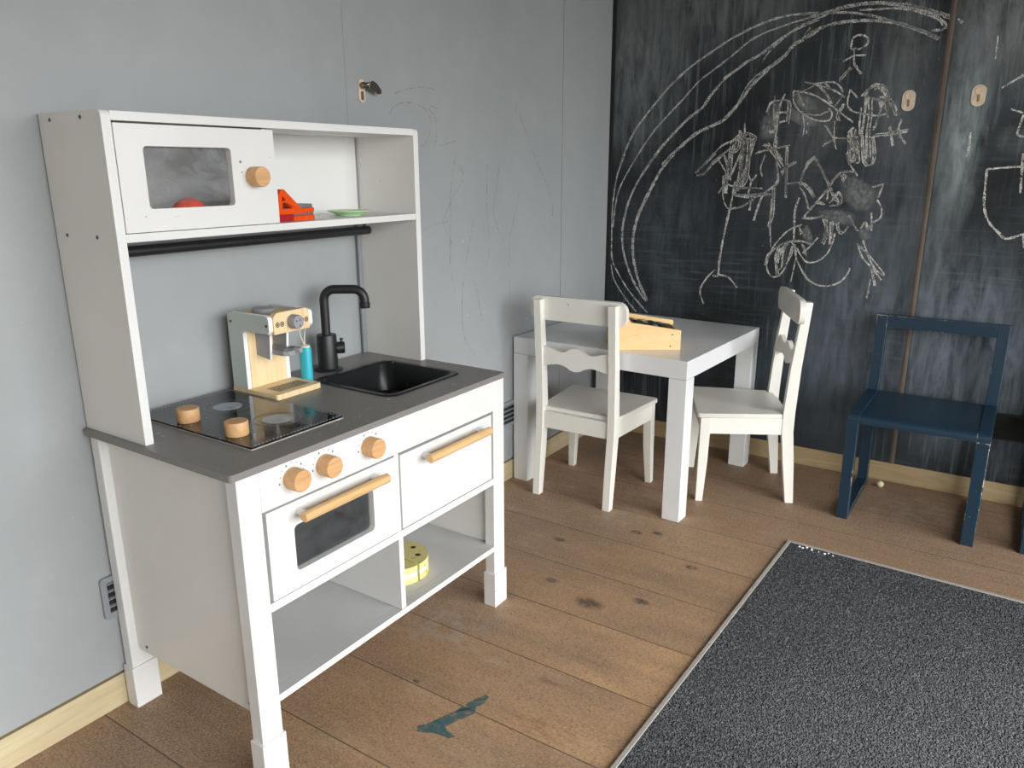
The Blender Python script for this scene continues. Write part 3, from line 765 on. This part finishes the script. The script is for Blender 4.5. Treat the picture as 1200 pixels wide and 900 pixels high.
# faucet
fc = BM(); c = Vector((.4885,-.055,0))
lathe(fc, [(.030,.5252),(.030,.5275),(.024,.5288),(.0205,.530),(.0205,.598),(.0195,.6005),(.0105,.6008)], c, (0,0,1), 36)
dr = Vector((.57,-.82,0)).normalized()
faucet = part('faucet', fc, 'blackmetal', 0)
sp = BM(); tube(sp, fillet([c+Vector((0,0,.598)), c+Vector((0,0,.694)), c+dr*.083+Vector((0,0,.694)), c+dr*.083+Vector((0,0,.660))], .022, 8), .0092, 20)
lathe(sp, [(.0102,0),(.0108,.002),(.0108,.011),(.0092,.012)], c+dr*.083+Vector((0,0,.6555)), (0,0,1), 20)
obj('spout', sp, 'blackmetal', faucet)
hd = Vector((.75,-.66,0)).normalized()
lv = BM(); lathe(lv, [(.011,.017),(.0125,.019),(.0125,.034),(.011,.036)], c+Vector((0,0,.571)), hd, 24); tube(lv, [c+hd*.028+Vector((0,0,.575)), c+hd*.030+Vector((0,0,.588))], [.0028,.0022], 10)
lathe(lv, [(.0012,0),(.0038,.001),(.0038,.004),(.001,.005)], c+hd*.030+Vector((0,0,.5865)), (0,0,1), 12)
obj('tap_handle', lv, 'blackmetal', faucet)
# hob
hb = part('hob', prism(BM(), rrect(.081,-.320,.270,-.021,.004), .5252, .5295, XY), 'hob', .001)
part('hob_rim', prism(BM(), rrect(.080,-.3215,.2704,-.020,.004), .5251, .5268, XY), 'alu', .0004, parent=hb)
for y in (-.112, -.241):
    obj('burner', lathe(BM(), [(.0245,.5292),(.0245,.5299),(0,.53)], (.196,y,0), (0,0,1), 40), 'burner', hb)
    rg = BM()
    for r0, r1 in ((.0375,.0386),):
        for i in range(0, 60):
            a0, a1 = 2*math.pi*i/60, 2*math.pi*(i+1)/60
            vs = [rg.verts.new((.196+r*math.cos(a), y+r*math.sin(a), .52985)) for r, a in ((r0,a0),(r1,a0),(r1,a1),(r0,a1))]
            rg.faces.new(vs)
    obj('burner_ring', rg, 'ring', hb, smooth=0)
    obj('hob_knob', lathe(BM(), [(.0175,.5297),(.0182,.531),(.0182,.5505),(.0172,.552),(0,.5523)], (.1095,y-.014 if y > -.2 else y-.010,0), (0,0,1), 36), 'knob', hb)
mk = BM()
for y in (-.126, -.251):
    for i in range(9):
        a = math.radians(-60+i*38); r = .0275
        bx_, by_ = .1095+r*math.cos(a), y+r*math.sin(a)
        box(mk, bx_-.0012, bx_+.0012, by_-.0005, by_+.0005, .5294, .5299)
for i in range(26):
    x = .09+i*.0069
    box(mk, x, x+.0035, -.3165, -.3158, .5294, .5299); box(mk, x, x+.0035, -.0255, -.0248, .5294, .5299)
for i in range(40):
    y = -.31+i*.0072
    box(mk, .2655, .2662, y, y+.0036, .5294, .5299)
obj('hob_marking', mk, 'ring', hb, smooth=0)
# legs with boots
def kleg(x0, x1, y0, y1, dx):
    l = part('leg', bx(x0, x1, y0, y1, .03, .5143), 'white')
    e = .0032
    obj('foot_cap', bx(x0-e, x1+e, y0-e, y1+e, 0, .080), 'white', l, .0014)
kleg(.0065, .0452, YF, -.354, 1); kleg(.6275, .6662, YF, -.354, 1)
kleg(.0065, .0480, -.030, -.0075, 1); kleg(.6247, .6662, -.030, -.0075, 1)
# carcass
def side(x0, x1):
    s = part('side_panel', bx(x0, x1, -.3535, -.0305, .1125, .5143), 'whiteside')
    return s
s1 = side(.0215, .0335); side(.6392, .6512)
def screw(c, axis, r, parent): obj('screw_head', lathe(BM(), [(r,0),(r,.0008),(r*.4,.001)], c, axis, 12), 'screw', parent)
for y, z in ((-.058,.125),(-.335,.128)): screw((.0215,y,z), (-1,0,0), .0030, s1)
part('control_panel', bx(.0453, .6274, YF, -.366, .4515, .5143), 'white')
part('middle_rail', bx(.0453, .6274, YF, -.366, .2895, .3035), 'white')
part('bottom_shelf', bx(.0340, .6387, -.3535, -.0305, .1350, .1465), 'innergrey')
bs = part('shelf_edge', bx(.0453, .6274, YF, -.3536, .1345, .1466), ['white','innergrey'], .0006, pick=lambda f: 1 if f.normal.z > .5 else 0)
part('oven_floor', bx(.0340, .6387, -.3655, -.0305, .2910, .3025), 'innergrey', .0005)
part('lower_divider', bx(.3305, .3425, YF+.001, -.0305, .1470, .2893), 'white', .0008)
part('upper_divider', bx(.3275, .3388, YF+.001, -.0305, .3038, .4512), 'white', .0008)
part('back_panel', bx(.0340, .6387, -.0300, -.0255, .1125, .5143), 'innergrey', .0005)
# doors
def door(name, x0, x1, z0, z1, win, y0, y1, m='white', r=.008):
    if win: return part(name, frame_prism(BM(), rrect(x0,z0,x1,z1,.0012,5), rrect(*win, r, 5), y0, y1, XZ), m, 0, smooth=30)
    return part(name, bx(x0, x1, y0, y1, z0, z1), m, .0012)
od = door('oven_door', .0505, .3248, .3062, .4488, (.099,.3345,.2705,.4105), YF-.001, YF+.013)
obj('window_pane', bx(.094,.2755,YF+.0095,YF+.0115,.3295,.4155), 'pane', od)
dd = door('cupboard_door', .3412, .6198, .3062, .4470, None, YF-.001, YF+.011)
def bar(parent, xa, xb, z, y=-.404):
    h = obj('handle', tube(BM(), [(xa,y,z),(xa+.0012,y,z),(xb-.0012,y,z),(xb,y,z)], [.0072,.0082,.0082,.0072], 20), 'handle', parent)
    for x in (xa+.012, xb-.012): obj('handle_post', tube(BM(), [(x,YF-.001,z),(x,y+.004,z)], .0055, 14), 'white', h)
bar(od, .0975, .2815, .4315); bar(dd, .391, .580, .4290)
for x in (.1046, .1687, .2669):
    obj('knob', lathe(BM(), [(.0162,0),(.0172,.0012),(.0172,.0225),(.0162,.024),(0,.0242)], (x-.0005,YF,.4868), (0,-1,0), 36), 'knob', K)
    mk = BM()
    for i in range(10):
        a = math.radians(-30+i*24); r = .0235 + (.001 if i % 2 else 0)
        px_, pz_ = x+r*math.cos(a), .4868+r*math.sin(a); s = .0007+.0006*(i % 3 == 0)
        if .454 < pz_ < .513: box(mk, px_-s, px_+s, YF-.0003, YF+.0005, pz_-s*1.3, pz_+s*1.3)
    obj('knob_marking', mk, 'print', bpy.data.objects['control_panel'], smooth=0)
# upper shelf unit
def upper(x0, x1):
    P = [(YB,ZW),(-.1685,ZW)]+[(-.1685+.008-.008*math.cos(a), 1.0095-.008+.008*math.sin(a)) for a in [i*math.pi/8 for i in range(5)]]+[(YB,1.0095)]
    return part('upper_side', prism(BM(), P, x0, x1, YZ), ['whiteside','white'], .001, pick=lambda f: 0 if abs(f.normal.x) > .5 else 1)
u1 = upper(.0060, .0200); upper(.6535, .6680)
for y, z in ((-.036,.9995),(-.118,1.0005),(-.036,.8355),(-.118,.8355)): screw((.0060,y,z), (-1,0,0), .0028, u1)
part('top_board', bx(.0201, .6534, -.1680, YB, .9955, 1.0085), 'white', .0008)
part('upper_shelf', bx(.0201, .6534, -.1680, YB, .8285, .8408), 'white', .0008)
part('upper_back', bx(.0201, .6490, -.0085, YB, .8409, .9954), 'white', .0004)
part('upper_partition', bx(.2850, .2950, -.1550, -.0087, .8409, .9954), 'white', .0005)
part('towel_rail', tube(BM(), [(.0200,-.045,.8035),(.6390,-.045,.8035),(.6400,-.045,.8035)], [.0088,.0088,.0078], 20), 'blackmetal', 0)
for x in (.045, .628):
    part('rail_bracket', tube(BM(), [(x,-.045,.8040),(x,-.045,.8285)], .0035, 12), 'blackmetal', 0)
part('joint_cover', bx(.6415, .6534, -.0095, YB, .5252, .8284), 'ventgrey', .0006)
md = door('microwave_door', .0212, .2962, .8420, .9925, (.0616,.8745,.2098,.9625), -.1690, -.1560, r=.006)
obj('window_pane', bx(.057,.2145,-.1585,-.1565,.870,.967), 'panemicro', md)
obj('knob', lathe(BM(), [(.0150,0),(.0160,.0012),(.0160,.0225),(.0150,.024),(0,.0242)], (.2495,-.1690,.9185), (0,-1,0), 36), 'knob', md)
mk = BM()
for x, z, s in ((.2265,.9415,.0022),(.2275,.9255,.0012),(.0535,.864,.001)): lathe(mk, [(s,0),(s,.0003),(s*.55,.0003),(s*.55,.0001)], (x,-.1690,z), (0,-1,0), 12)
obj('door_marking', mk, 'print', md)

# ------------------------------------------------------------------ toys in and on the kitchen
# half a toy tomato behind the microwave window
tm = BM(); rings = []   # two rounded lobes with creases
for i in range(9):
    h = .047*math.sin(math.pi/2*i/8); r = .036*math.cos(math.pi/2*i/8)+.0004
    rings.append([((r*(1-.17*math.exp(-((math.degrees(a) % 90-45)/14)**2)))*math.cos(a), r*math.sin(a)*.9, h) for a in [2*math.pi*k/40 for k in range(40)]])
loft(tm, rings)
tag(obj('toy_tomato', tm, 'red', loc=(.158,-.122,.8409)), 'orange red rounded toy behind the microwave window', 'toy food')
# string of beads in the oven
bd = thing('bead_string', 'dark red string of beads lying on the toy oven floor', 'beads', (.325,-.224,.3026))
P = [(.020,.062,.004),(.011,.03,.004),(.004,.0,.004),(-.008,-.03,.004),(-.016,-.058,.004)]
obj('cord', tube(BM(), smooth_path(P, 5), .0022, 8), 'darkred', bd)
for i, p in enumerate(smooth_path(P, 3)[::2]+[(-.018,-.064,.005)]):
    r = .0042 if i < 6 else .0065
    obj('bead', lathe(BM(), [(r*math.sin(math.pi*k/8), r-r*math.cos(math.pi*k/8)) for k in range(9)], (p[0]-.0,p[1],0), seg=12), 'darkred', bd)
# orange layered block and leaning triangle on the shelf
ob = thing('toy_block', 'layered orange and grey toy block on the white shelf', 'toy', (.379,-.118,.8409), math.radians(8))
for n, z0, z1, m, e in (('layer',0,.0085,'orange',0),('layer',.0085,.0135,'mauve',.0015),('layer',.0135,.022,'orange',0),('layer',.022,.0285,'slate',.003)):
    obj(n, box(BM(), -.030+e, .026-e*.4, -.020+e, .020-e, z0, z1), m, ob, .0012)
ot = thing('toy_triangle', 'orange open triangle toy leaning on the layered block', 'toy', (.339,-.134,.8409), math.radians(4))
tr = BM(); tri = [(-.022,.012),(.0362,.012),(.0392,.0165),(-.006,.0555),(-.012,.0555),(-.024,.0420)]
h1 = [(-.013,.022),(-.006,.0315),(.012,.0225)]; h2 = [(-.013,.035),(-.011,.044),(-.004,.037)]
prism(tr, [tri, h1, h2], -.008, .004, XZ)
obj('triangle_frame', tr, 'orange', ot, .001)
obj('triangle_base', hexa(BM(), [(-.026,-.012,0),(.008,-.012,0),(.008,.010,0),(-.026,.010,0)], [(-.022,-.010,.0122),(.012,-.010,.0122),(.012,.006,.0122),(-.022,.006,.0122)]), 'darkred', ot, .001)
# plate
pl = BM(); lathe(pl, [(.020,0),(.0235,.0002),(.025,.0022),(.038,.0075),(.0415,.0086),(.0418,.0102),(.0402,.0106),(.037,.0096),(.025,.0045),(0,.0040)], seg=44)
tag(obj('toy_plate', pl, 'green', loc=(.530,-.098,.8409)), 'small pale green toy plate on the white shelf', 'plate')

# toy cake in the lower compartment
ck = thing('toy_cake', 'round yellow layered toy cake with peg holes on the bottom shelf', 'toy cake', (.434,-.271,.1470))
R = .0635
def wedge(r, a0, a1, z0, z1, n=18):
    P = [(0,0)]+[(r*math.cos(math.radians(a0+(a1-a0)*i/n)), r*math.sin(math.radians(a0+(a1-a0)*i/n))) for i in range(n+1)]
    c = math.radians((a0+a1)/2); return [(x+.0016*math.cos(c), y+.0016*math.sin(c)) for x, y in P]
for a0, a1 in ((-95,25),(25,145),(145,265)):
    s = obj('slice', prism(BM(), wedge(R, a0+1.2, a1-1.2, 0, 0), 0, .0125, XY), 'cake', ck, .001)
    obj('cream', prism(BM(), wedge(R-.001, a0+1.4, a1-1.4, 0, 0), .0125, .0215, XY), 'icing', s)
    obj('upper_layer', prism(BM(), wedge(R, a0+1.2, a1-1.2, 0, 0), .0215, .0350, XY), ['cake','caketop'], s, .002, pick=lambda f: 1 if f.normal.z > .8 else 0)
    hl = BM()
    for da in (38, 84):
        a = math.radians(a0+da); lathe(hl, [(.0055,.0349),(.0055,.0354),(.0046,.0355),(.0044,.0352),(0,.0352)], (R*.70*math.cos(a), R*.70*math.sin(a), 0), (0,0,1), 16)
    obj('peg_hole', hl, 'hole', s)

# ------------------------------------------------------------------ toy coffee machine
C = thing('toy_coffee_machine', 'grey and pale wood toy coffee machine on the dark worktop beside the hob', 'toy coffee machine', (.3232,-.0830,.5254), math.radians(1))
C.scale = (.95, 1.13, 1)
def cp(name, bm, m, bevel=.001, parent=None, **kw): return obj(name, bm, m, parent or C, bevel, **kw)
bs = cp('base_board', prism(BM(), rrect(-.0525,-.058,.0610,.052,.005,4), 0, .0105, XY), 'woodpale')
gr = BM()
for i in range(15):
    x = -.030+i*.0052; box(gr, x, x+.0016, -.044, -.012, .0103, .0110)
for y in (-.036,-.028,-.020): box(gr, -.031, .046, y, y+.001, .0103, .0109)
obj('drip_grate', gr, 'screw', bs, smooth=0)
prof = [(.046,.0106),(.046,.148),(.042,.153),(.036,.1545),(-.046,.1545),(-.051,.152),(-.053,.147),(-.053,.127),(-.049,.1215),(.006,.1215),(.0105,.117),(.0105,.0106)]
for x0, x1 in ((-.0535,-.0435),(.0455,.0555)):
    cp('side_panel', prism(BM(), prof, x0, x1, YZ), ['machine','edgewhite'], .0008, pick=lambda f: 0 if abs(f.normal.x) > .5 else 1)
cp('column_board', bx(-.0432,.0452,.010,.017,.0106,.1210), 'woodpale', .0006)
cp('top_board', bx(-.0432,.0452,-.044,.046,.1395,.1480), 'woodbox', .0006)
fp = cp('front_plate', prism(BM(), [(-.0432,.1200),(.0452,.1200),(.0452,.149)]+[(.0452-.012+.012*math.cos(a), .1465+.012*math.sin(a)) for a in [i*math.pi/10 for i in range(1,6)]]+[(-.0432+.012-.012*math.sin(a), .1465+.012*math.cos(a)) for a in [i*math.pi/10 for i in range(0,6)]], -.055, -.0445, XZ), 'woodpale', .0014)
def ringm(x, z, r0, r1):
    bm = BM(); n = 24
    for i in range(n):
        a, b = 2*math.pi*i/n, 2*math.pi*(i+1)/n
        bm.faces.new([bm.verts.new((x+r*math.cos(t), -.0553, z+r*math.sin(t))) for r, t in ((r0,a),(r1,a),(r1,b),(r0,b))])
    return bm
for x in (-.0345,-.0235,.0260,.0370):
    b = ringm(x, .137, .0030, .0048); box(b, x-.0016, x+.0016, -.0554, -.0550, .1352, .1388)
    obj('button_print', b, 'screw', fp, smooth=0)
dl = obj('dial', lathe(BM(), [(.0120,0),(.0130,.001),(.0130,.014),(.0120,.0155),(0,.0156)], (.0015,-.055,.1385), (0,-1,0), 32), 'midgrey', fp)
dm = BM()
for x, z in ((-.0035,.141),(.004,.1315),(.005,.142)): lathe(dm, [(.0016,0),(.0016,.0004),(.0005,.0004)], (x,-.0705,z), (0,-1,0), 10)
obj('dial_marking', dm, 'screw', dl)
cp('top_lid', lathe(BM(), [(.020,.1482),(.0205,.1495),(.0205,.1565),(.0195,.1578),(0,.1578)], (-.004,.006,0), (0,0,1), 36), 'midgrey', 0)
hd = cp('brew_head', prism(BM(), [(.0098,.072),(-.022,.066),(-.026,.1213),(.0098,.1213)], -.026, -.020, YZ), ['midgrey','edgewhite'], .0006, pick=lambda f: 0 if abs(f.normal.x) > .5 else 1)
cp('brew_head', prism(BM(), [(.0098,.080),(-.022,.080),(-.026,.1213),(.0098,.1213)], .016, .022, YZ), ['midgrey','edgewhite'], .0006, pick=lambda f: 0 if abs(f.normal.x) > .5 else 1)
pf = BM(); prism(pf, [[(-.0195,-.048),(-.012,-.056),(.002,-.056),(.008,-.048),(.010,-.036),(.018,-.052),(.026,-.052),(.030,-.030),(.0155,-.010),(.0155,.009),(-.0195,.009)],
                      list(reversed([(-.007+.006*math.cos(a), -.044+.005*math.sin(a)) for a in [2*math.pi*i/14 for i in range(14)]]))], .0755, .0845, XY)
cp('portafilter', pf, 'midgrey', .0015)
fr = cp('milk_frother', lathe(BM(), [(.0095,.0012),(.0110,.003),(.0112,.067),(.0102,.072),(0,.0722)], (.0725,-.014,0), (0,0,1), 24), 'cyan', 0)
obj('frother_cap', lathe(BM(), [(.0098,.0718),(.0088,.0752),(.002,.077)], (.0725,-.014,0), (0,0,1), 20), 'cord', fr)
obj('frother_reflection', lathe(BM(), [(.0092,-.003),(.0100,-.002),(.0100,.0014),(.009,.002)], (.0725,-.014,.0036), (0,0,1), 20), 'teal', fr)  # dark teal ring that paints in the frother's reflection just below it
cd = BM(); tube(cd, smooth_path([(.0553,-.040,.128),(.059,-.038,.128),(.061,-.030,.118),(.069,-.018,.096),(.0725,-.014,.076)], 6), .0013, 8)
tube(cd, smooth_path([(.0553,-.022,.126),(.058,-.020,.123),(.059,-.016,.104),(.0655,-.013,.092),(.0715,-.0135,.077)], 6), .0012, 8)
obj('frother_cord', cd, 'cord', fr)
for y, z in ((.038,.1365),(-.0475,.1365)): screw((-.0535,y,z), (-1,0,0), .0026, C)

# ------------------------------------------------------------------ white table
TB = thing('play_table', 'low square white table in the corner by the chalkboard', 'table', (1.532,-.2925,0), -.0404)
h = .2755
obj('tabletop', box(BM(), -h, h, -h, h, .4015, .4515), 'tablewhite', TB, .0012)
for sx in (-1,1):
    for sy in (-1,1):
        x0, x1 = sorted((sx*h, sx*(h-.05))); y0, y1 = sorted((sy*h, sy*(h-.05)))
        obj('leg', box(BM(), x0, x1, y0, y1, 0, .4006), 'tablewhite', TB, .0012)
# wooden toy till on the table
d = Vector((.563,-.826)); ang = math.atan2(d.y, d.x)
BX = thing('toy_cash_box', 'sloped honey wood toy till with a black tray on the white table', 'toy till', (1.2555,-.3340,.4517), ang)
L = .189; Wd = .112
prof = [(0,0),(L,0),(L,.0545),(.052,.0765),(.036,.1005),(0,.1005)]
for y0, y1, up in ((0,.010,0),(Wd-.010,Wd,.009)):
    obj('side_panel', prism(BM(), [(a, b+(up if b else 0)) for a, b in prof], y0, y1, XZ), 'woodbox', BX, .0012)
obj('back_panel', box(BM(), 0, .010, .0101, Wd-.0101, .0, .098), 'woodend', BX, .001)
obj('front_panel', box(BM(), L-.010, L, .0101, Wd-.0101, .0, .052), 'woodbox', BX, .001)
obj('floor_panel', box(BM(), .0101, L-.0101, .0101, Wd-.0101, .002, .008), 'woodbox', BX, 0)
sl = lambda x: .0738-(x-.052)*(.0220/(L-.052))
tray = obj('tray', hexa(BM(), [(.0105,.0104,sl(.0105)-.006),(L-.0105,.0104,sl(L-.0105)-.006),(L-.0105,Wd-.0104,sl(L-.0105)-.006),(.0105,Wd-.0104,sl(.0105)-.006)],
                   [(.0105,.0104,sl(.0105)),(L-.0105,.0104,sl(L-.0105)),(L-.0105,Wd-.0104,sl(L-.0105)),(.0105,Wd-.0104,sl(.0105))]), 'tray', BX)
for i in range(5):
    for j in range(3):
        x, y = .050+i*.024, .028+j*.028
        m = {(0,1):'crayred',(1,2):'crayyel',(2,2):'crayyel',(0,2):'crayred'}.get((i,j), 'tray' if (i+j) % 3 else 'craygrey')
        obj('button', lathe(BM(), [(.0085,-.001),(.0085,.002),(.0075,.0032),(0,.0034)], (x,y,sl(x)), (.16,0,1), 18), m, tray)
for x, z in ((.020,.010),(L-.028,.011),(L-.024,.043)): screw((x,0,z), (0,-1,0), .0022, BX)

# ------------------------------------------------------------------ white children's chairs (facing +X)
CH = thing('child_chair', "white wooden child's chair with its back to the toy kitchen, pushed under the table", 'chair', (1.341,-.2405,0), .02, 'white wooden chairs at the table')
def cpart(name, bm, bevel=.002): return obj(name, bm, 'chairwhite', CH, bevel)
YO = .1250; PW = .0225
for s in (-1,1):
    o_, i_ = s*YO, s*(YO-PW)
    bm = BM()
    def sec(xa, xb, z, dy=0): 
        a, b = sorted((o_+dy*s, i_+dy*s)); return [(xa,a,z),(xb,a,z),(xb,b,z),(xa,b,z)]
    loft(bm, [sec(-.1405,-.1175,0), sec(-.132,-.101,.12), sec(-.1225,-.0905,.215), sec(-.1225,-.0905,.272), sec(-.1275,-.099,.40), sec(-.1385,-.114,.545), sec(-.141,-.118,.5805), sec(-.139,-.121,.5825)])
    cpart('leg', bm, .0015)
    bm = BM()
    def sec2(x1, w, z, yo): 
        a, b = sorted((s*yo, s*(yo-w))); return [(x1-w*1.05,a,z),(x1,a,z),(x1,b,z),(x1-w*1.05,b,z)]
    loft(bm, [sec2(.137,.019,0,.1425), sec2(.136,.025,.12,.1405), sec2(.135,.027,.2525,.1395)])
    cpart('leg', bm, .0015)
# seat board, wider at the front
seat = [(-.1045,-YO+PW),(-.0885,-YO+PW),(-.0885,-YO),(.134,-.1455),(.143,-.1410),(.1455,-.132),(.1455,.132),(.143,.1410),(.134,.1455),(-.0885,YO),(-.0885,YO-PW),(-.1045,YO-PW)]
cpart('seat', prism(BM(), seat, .2535, .2665, XY), .0025)
for s in (-1,1):
    bm = BM(); a = s*(YO-.002); b = s*(YO-.016)
    q0 = [(-.0905,a,.205),(-.0905,b,.205),(.1085,s*.1215,.205),(.1085,s*.1365,.205)]
    cpart('apron', hexa(bm, q0, [(x,y,.2533) for x,y,_ in q0]), .001)
cpart('apron', box(BM(), -.1165,-.1035,-YO+PW,YO-PW,.205,.2533), .001)
cpart('apron', box(BM(), .118,.131,-.1123,.1123,.205,.2533), .001)
# shaped middle rail and rounded head rail
def rail_y(t): return (YO-PW)*t
top = [(-1,.4490),(-.8,.4445),(-.55,.4375),(-.35,.4375),(-.15,.4480),(0,.4520),(.15,.4480),(.35,.4375),(.55,.4375),(.8,.4445),(1,.4490)]
bot = [(1,.3920),(.75,.3975),(.5,.4010),(.3,.3965),(.15,.3885),(0,.3855),(-.15,.3885),(-.3,.3965),(-.5,.4010),(-.75,.3975),(-1,.3920)]
cpart('back_rail', prism(BM(), [(rail_y(t), z) for t, z in smooth_path(bot,4)+smooth_path(top,4)], -.1225, -.1105, YZ), .002)
hr = rrect(-.1475,.5225,.1475,.5890,.026,7)
hr = [(y, z+.004*math.cos(y/.1475*math.pi/2)) for y, z in hr]
cpart('head_rail', prism(BM(), hr, -.1195, -.1035, YZ), .003)
dup(CH, (1.5985,-.604,0), math.radians(115.7), "white wooden child's chair turned toward the table, nearer the dark blue chair")

# ------------------------------------------------------------------ dark blue chairs (facing -X)
BC = thing('blue_chair', 'dark blue wooden chair standing against the chalkboard', 'chair', (1.672,-1.0715,0), 0, 'dark blue chairs along the blackboard')
X0, X1, TH = -.154, .158, .022
def bpart(name, bm, bevel=.0015, parent=None):
    o = obj(name, bm, ['blue','bluewear'], parent or BC, bevel); o.modifiers[0].material = 1
    return o
def arc(cx, cz, r, a0, a1, n=5): return [(cx+r*math.cos(math.radians(a0+(a1-a0)*i/n)), cz+r*math.sin(math.radians(a0+(a1-a0)*i/n))) for i in range(n+1)]
for s in (-1,1):
    y0, y1 = sorted((s*.1645, s*.1355))
    F = lambda u, v, w: (u, w, v)
    bpart('leg', prism(BM(), [(X0,0),(X0+TH,0),(X0+TH,.2775),(X0,.2775)], y0, y1, F))
    bpart('leg', prism(BM(), [(X1-TH,0),(X1,0),(X1,.3005),(X1-TH,.2775)], y0, y1, F))
    bpart('runner', prism(BM(), [(X0+TH,0),(X1-TH,0),(X1-TH,.018),(X0+TH,.018)], y0, y1, F))
    bpart('side_rail', prism(BM(), arc(X0+.012,.2885,.012,180,90)+[(X1,.3005),(X1-TH,.2776),(X0,.2776)], y0, y1, F))
    bpart('back_post', prism(BM(), [(X1-TH-.004,.3006),(X1-.004,.3006),(X1+.004,.5225),(X1-TH+.004,.5225)], y0, y1, F))
bpart('seat', prism(BM(), arc(X0+.012,.2880,.012,180,90)+[(X1-.004,.2955),(X1-.004,.2770),(X0,.2770)], -.1350, .1350, lambda u, v, w: (u, w, v)), .001)
bpart('back_rail', box(BM(), X1-.0175, X1+.0025, -.1353, .1353, .487, .5225))
dup(BC, (1.699,-1.4995,0), 0, 'second dark blue chair, cut off at the right edge beyond the first')

# ------------------------------------------------------------------ light: overcast daylight through the open side
wd = bpy.data.worlds.new('overcast'); S.world = wd; wd.use_nodes = True
nt = wd.node_tree; bg = nt.nodes['Background']; bg.inputs[1].default_value = 7.0
tcw = nt.nodes.new('ShaderNodeTexCoord'); sep = nt.nodes.new('ShaderNodeSeparateXYZ'); rw = nt.nodes.new('ShaderNodeValToRGB')
nt.links.new(tcw.outputs['Generated'], sep.inputs[0]); mr = nt.nodes.new('ShaderNodeMapRange'); mr.inputs[1].default_value = -1
nt.links.new(sep.outputs[2], mr.inputs[0]); nt.links.new(mr.outputs[0], rw.inputs[0]); nt.links.new(rw.outputs[0], bg.inputs[0])
e = rw.color_ramp.elements; e[0].position = .47; e[0].color = (.16,.155,.14,1); e[1].position = .52; e[1].color = (.985,1,1,1)
def portal(name, loc, rot, sx, sy):
    l = bpy.data.lights.new(name, 'AREA'); l.shape = 'RECTANGLE'; l.size = sx; l.size_y = sy; l.cycles.is_portal = True
    o = bpy.data.objects.new(name, l); COL.objects.link(o); o.location = loc; o.rotation_euler = rot
portal('doorway_portal', (-.125, RY0-.09, .96), (math.radians(90),0,0), 3.25, 1.88)

# ------------------------------------------------------------------ camera
cam = bpy.data.cameras.new('camera'); co = bpy.data.objects.new('camera', cam); COL.objects.link(co); S.camera = co
cam.sensor_width = 36; cam.lens = 903.8381/1200*36; cam.clip_start = .01
yaw, pitch, roll = 0.58537, 0.27083, -0.00309
fwd = Vector((math.cos(yaw)*math.cos(pitch), math.sin(yaw)*math.cos(pitch), -math.sin(pitch)))
right = Vector((math.sin(yaw), -math.cos(yaw), 0)); up = right.cross(fwd)
r2 = right*math.cos(roll)+up*math.sin(roll); u2 = up*math.cos(roll)-right*math.sin(roll)
co.matrix_world = Matrix(((r2.x,u2.x,-fwd.x,-0.6067),(r2.y,u2.y,-fwd.y,-1.2428),(r2.z,u2.z,-fwd.z,0.9280),(0,0,0,1)))
vs = S.view_settings; vs.view_transform = 'Standard'; vs.look = 'None'; vs.gamma = 1; vs.use_curve_mapping = False; vs.exposure = 0.33
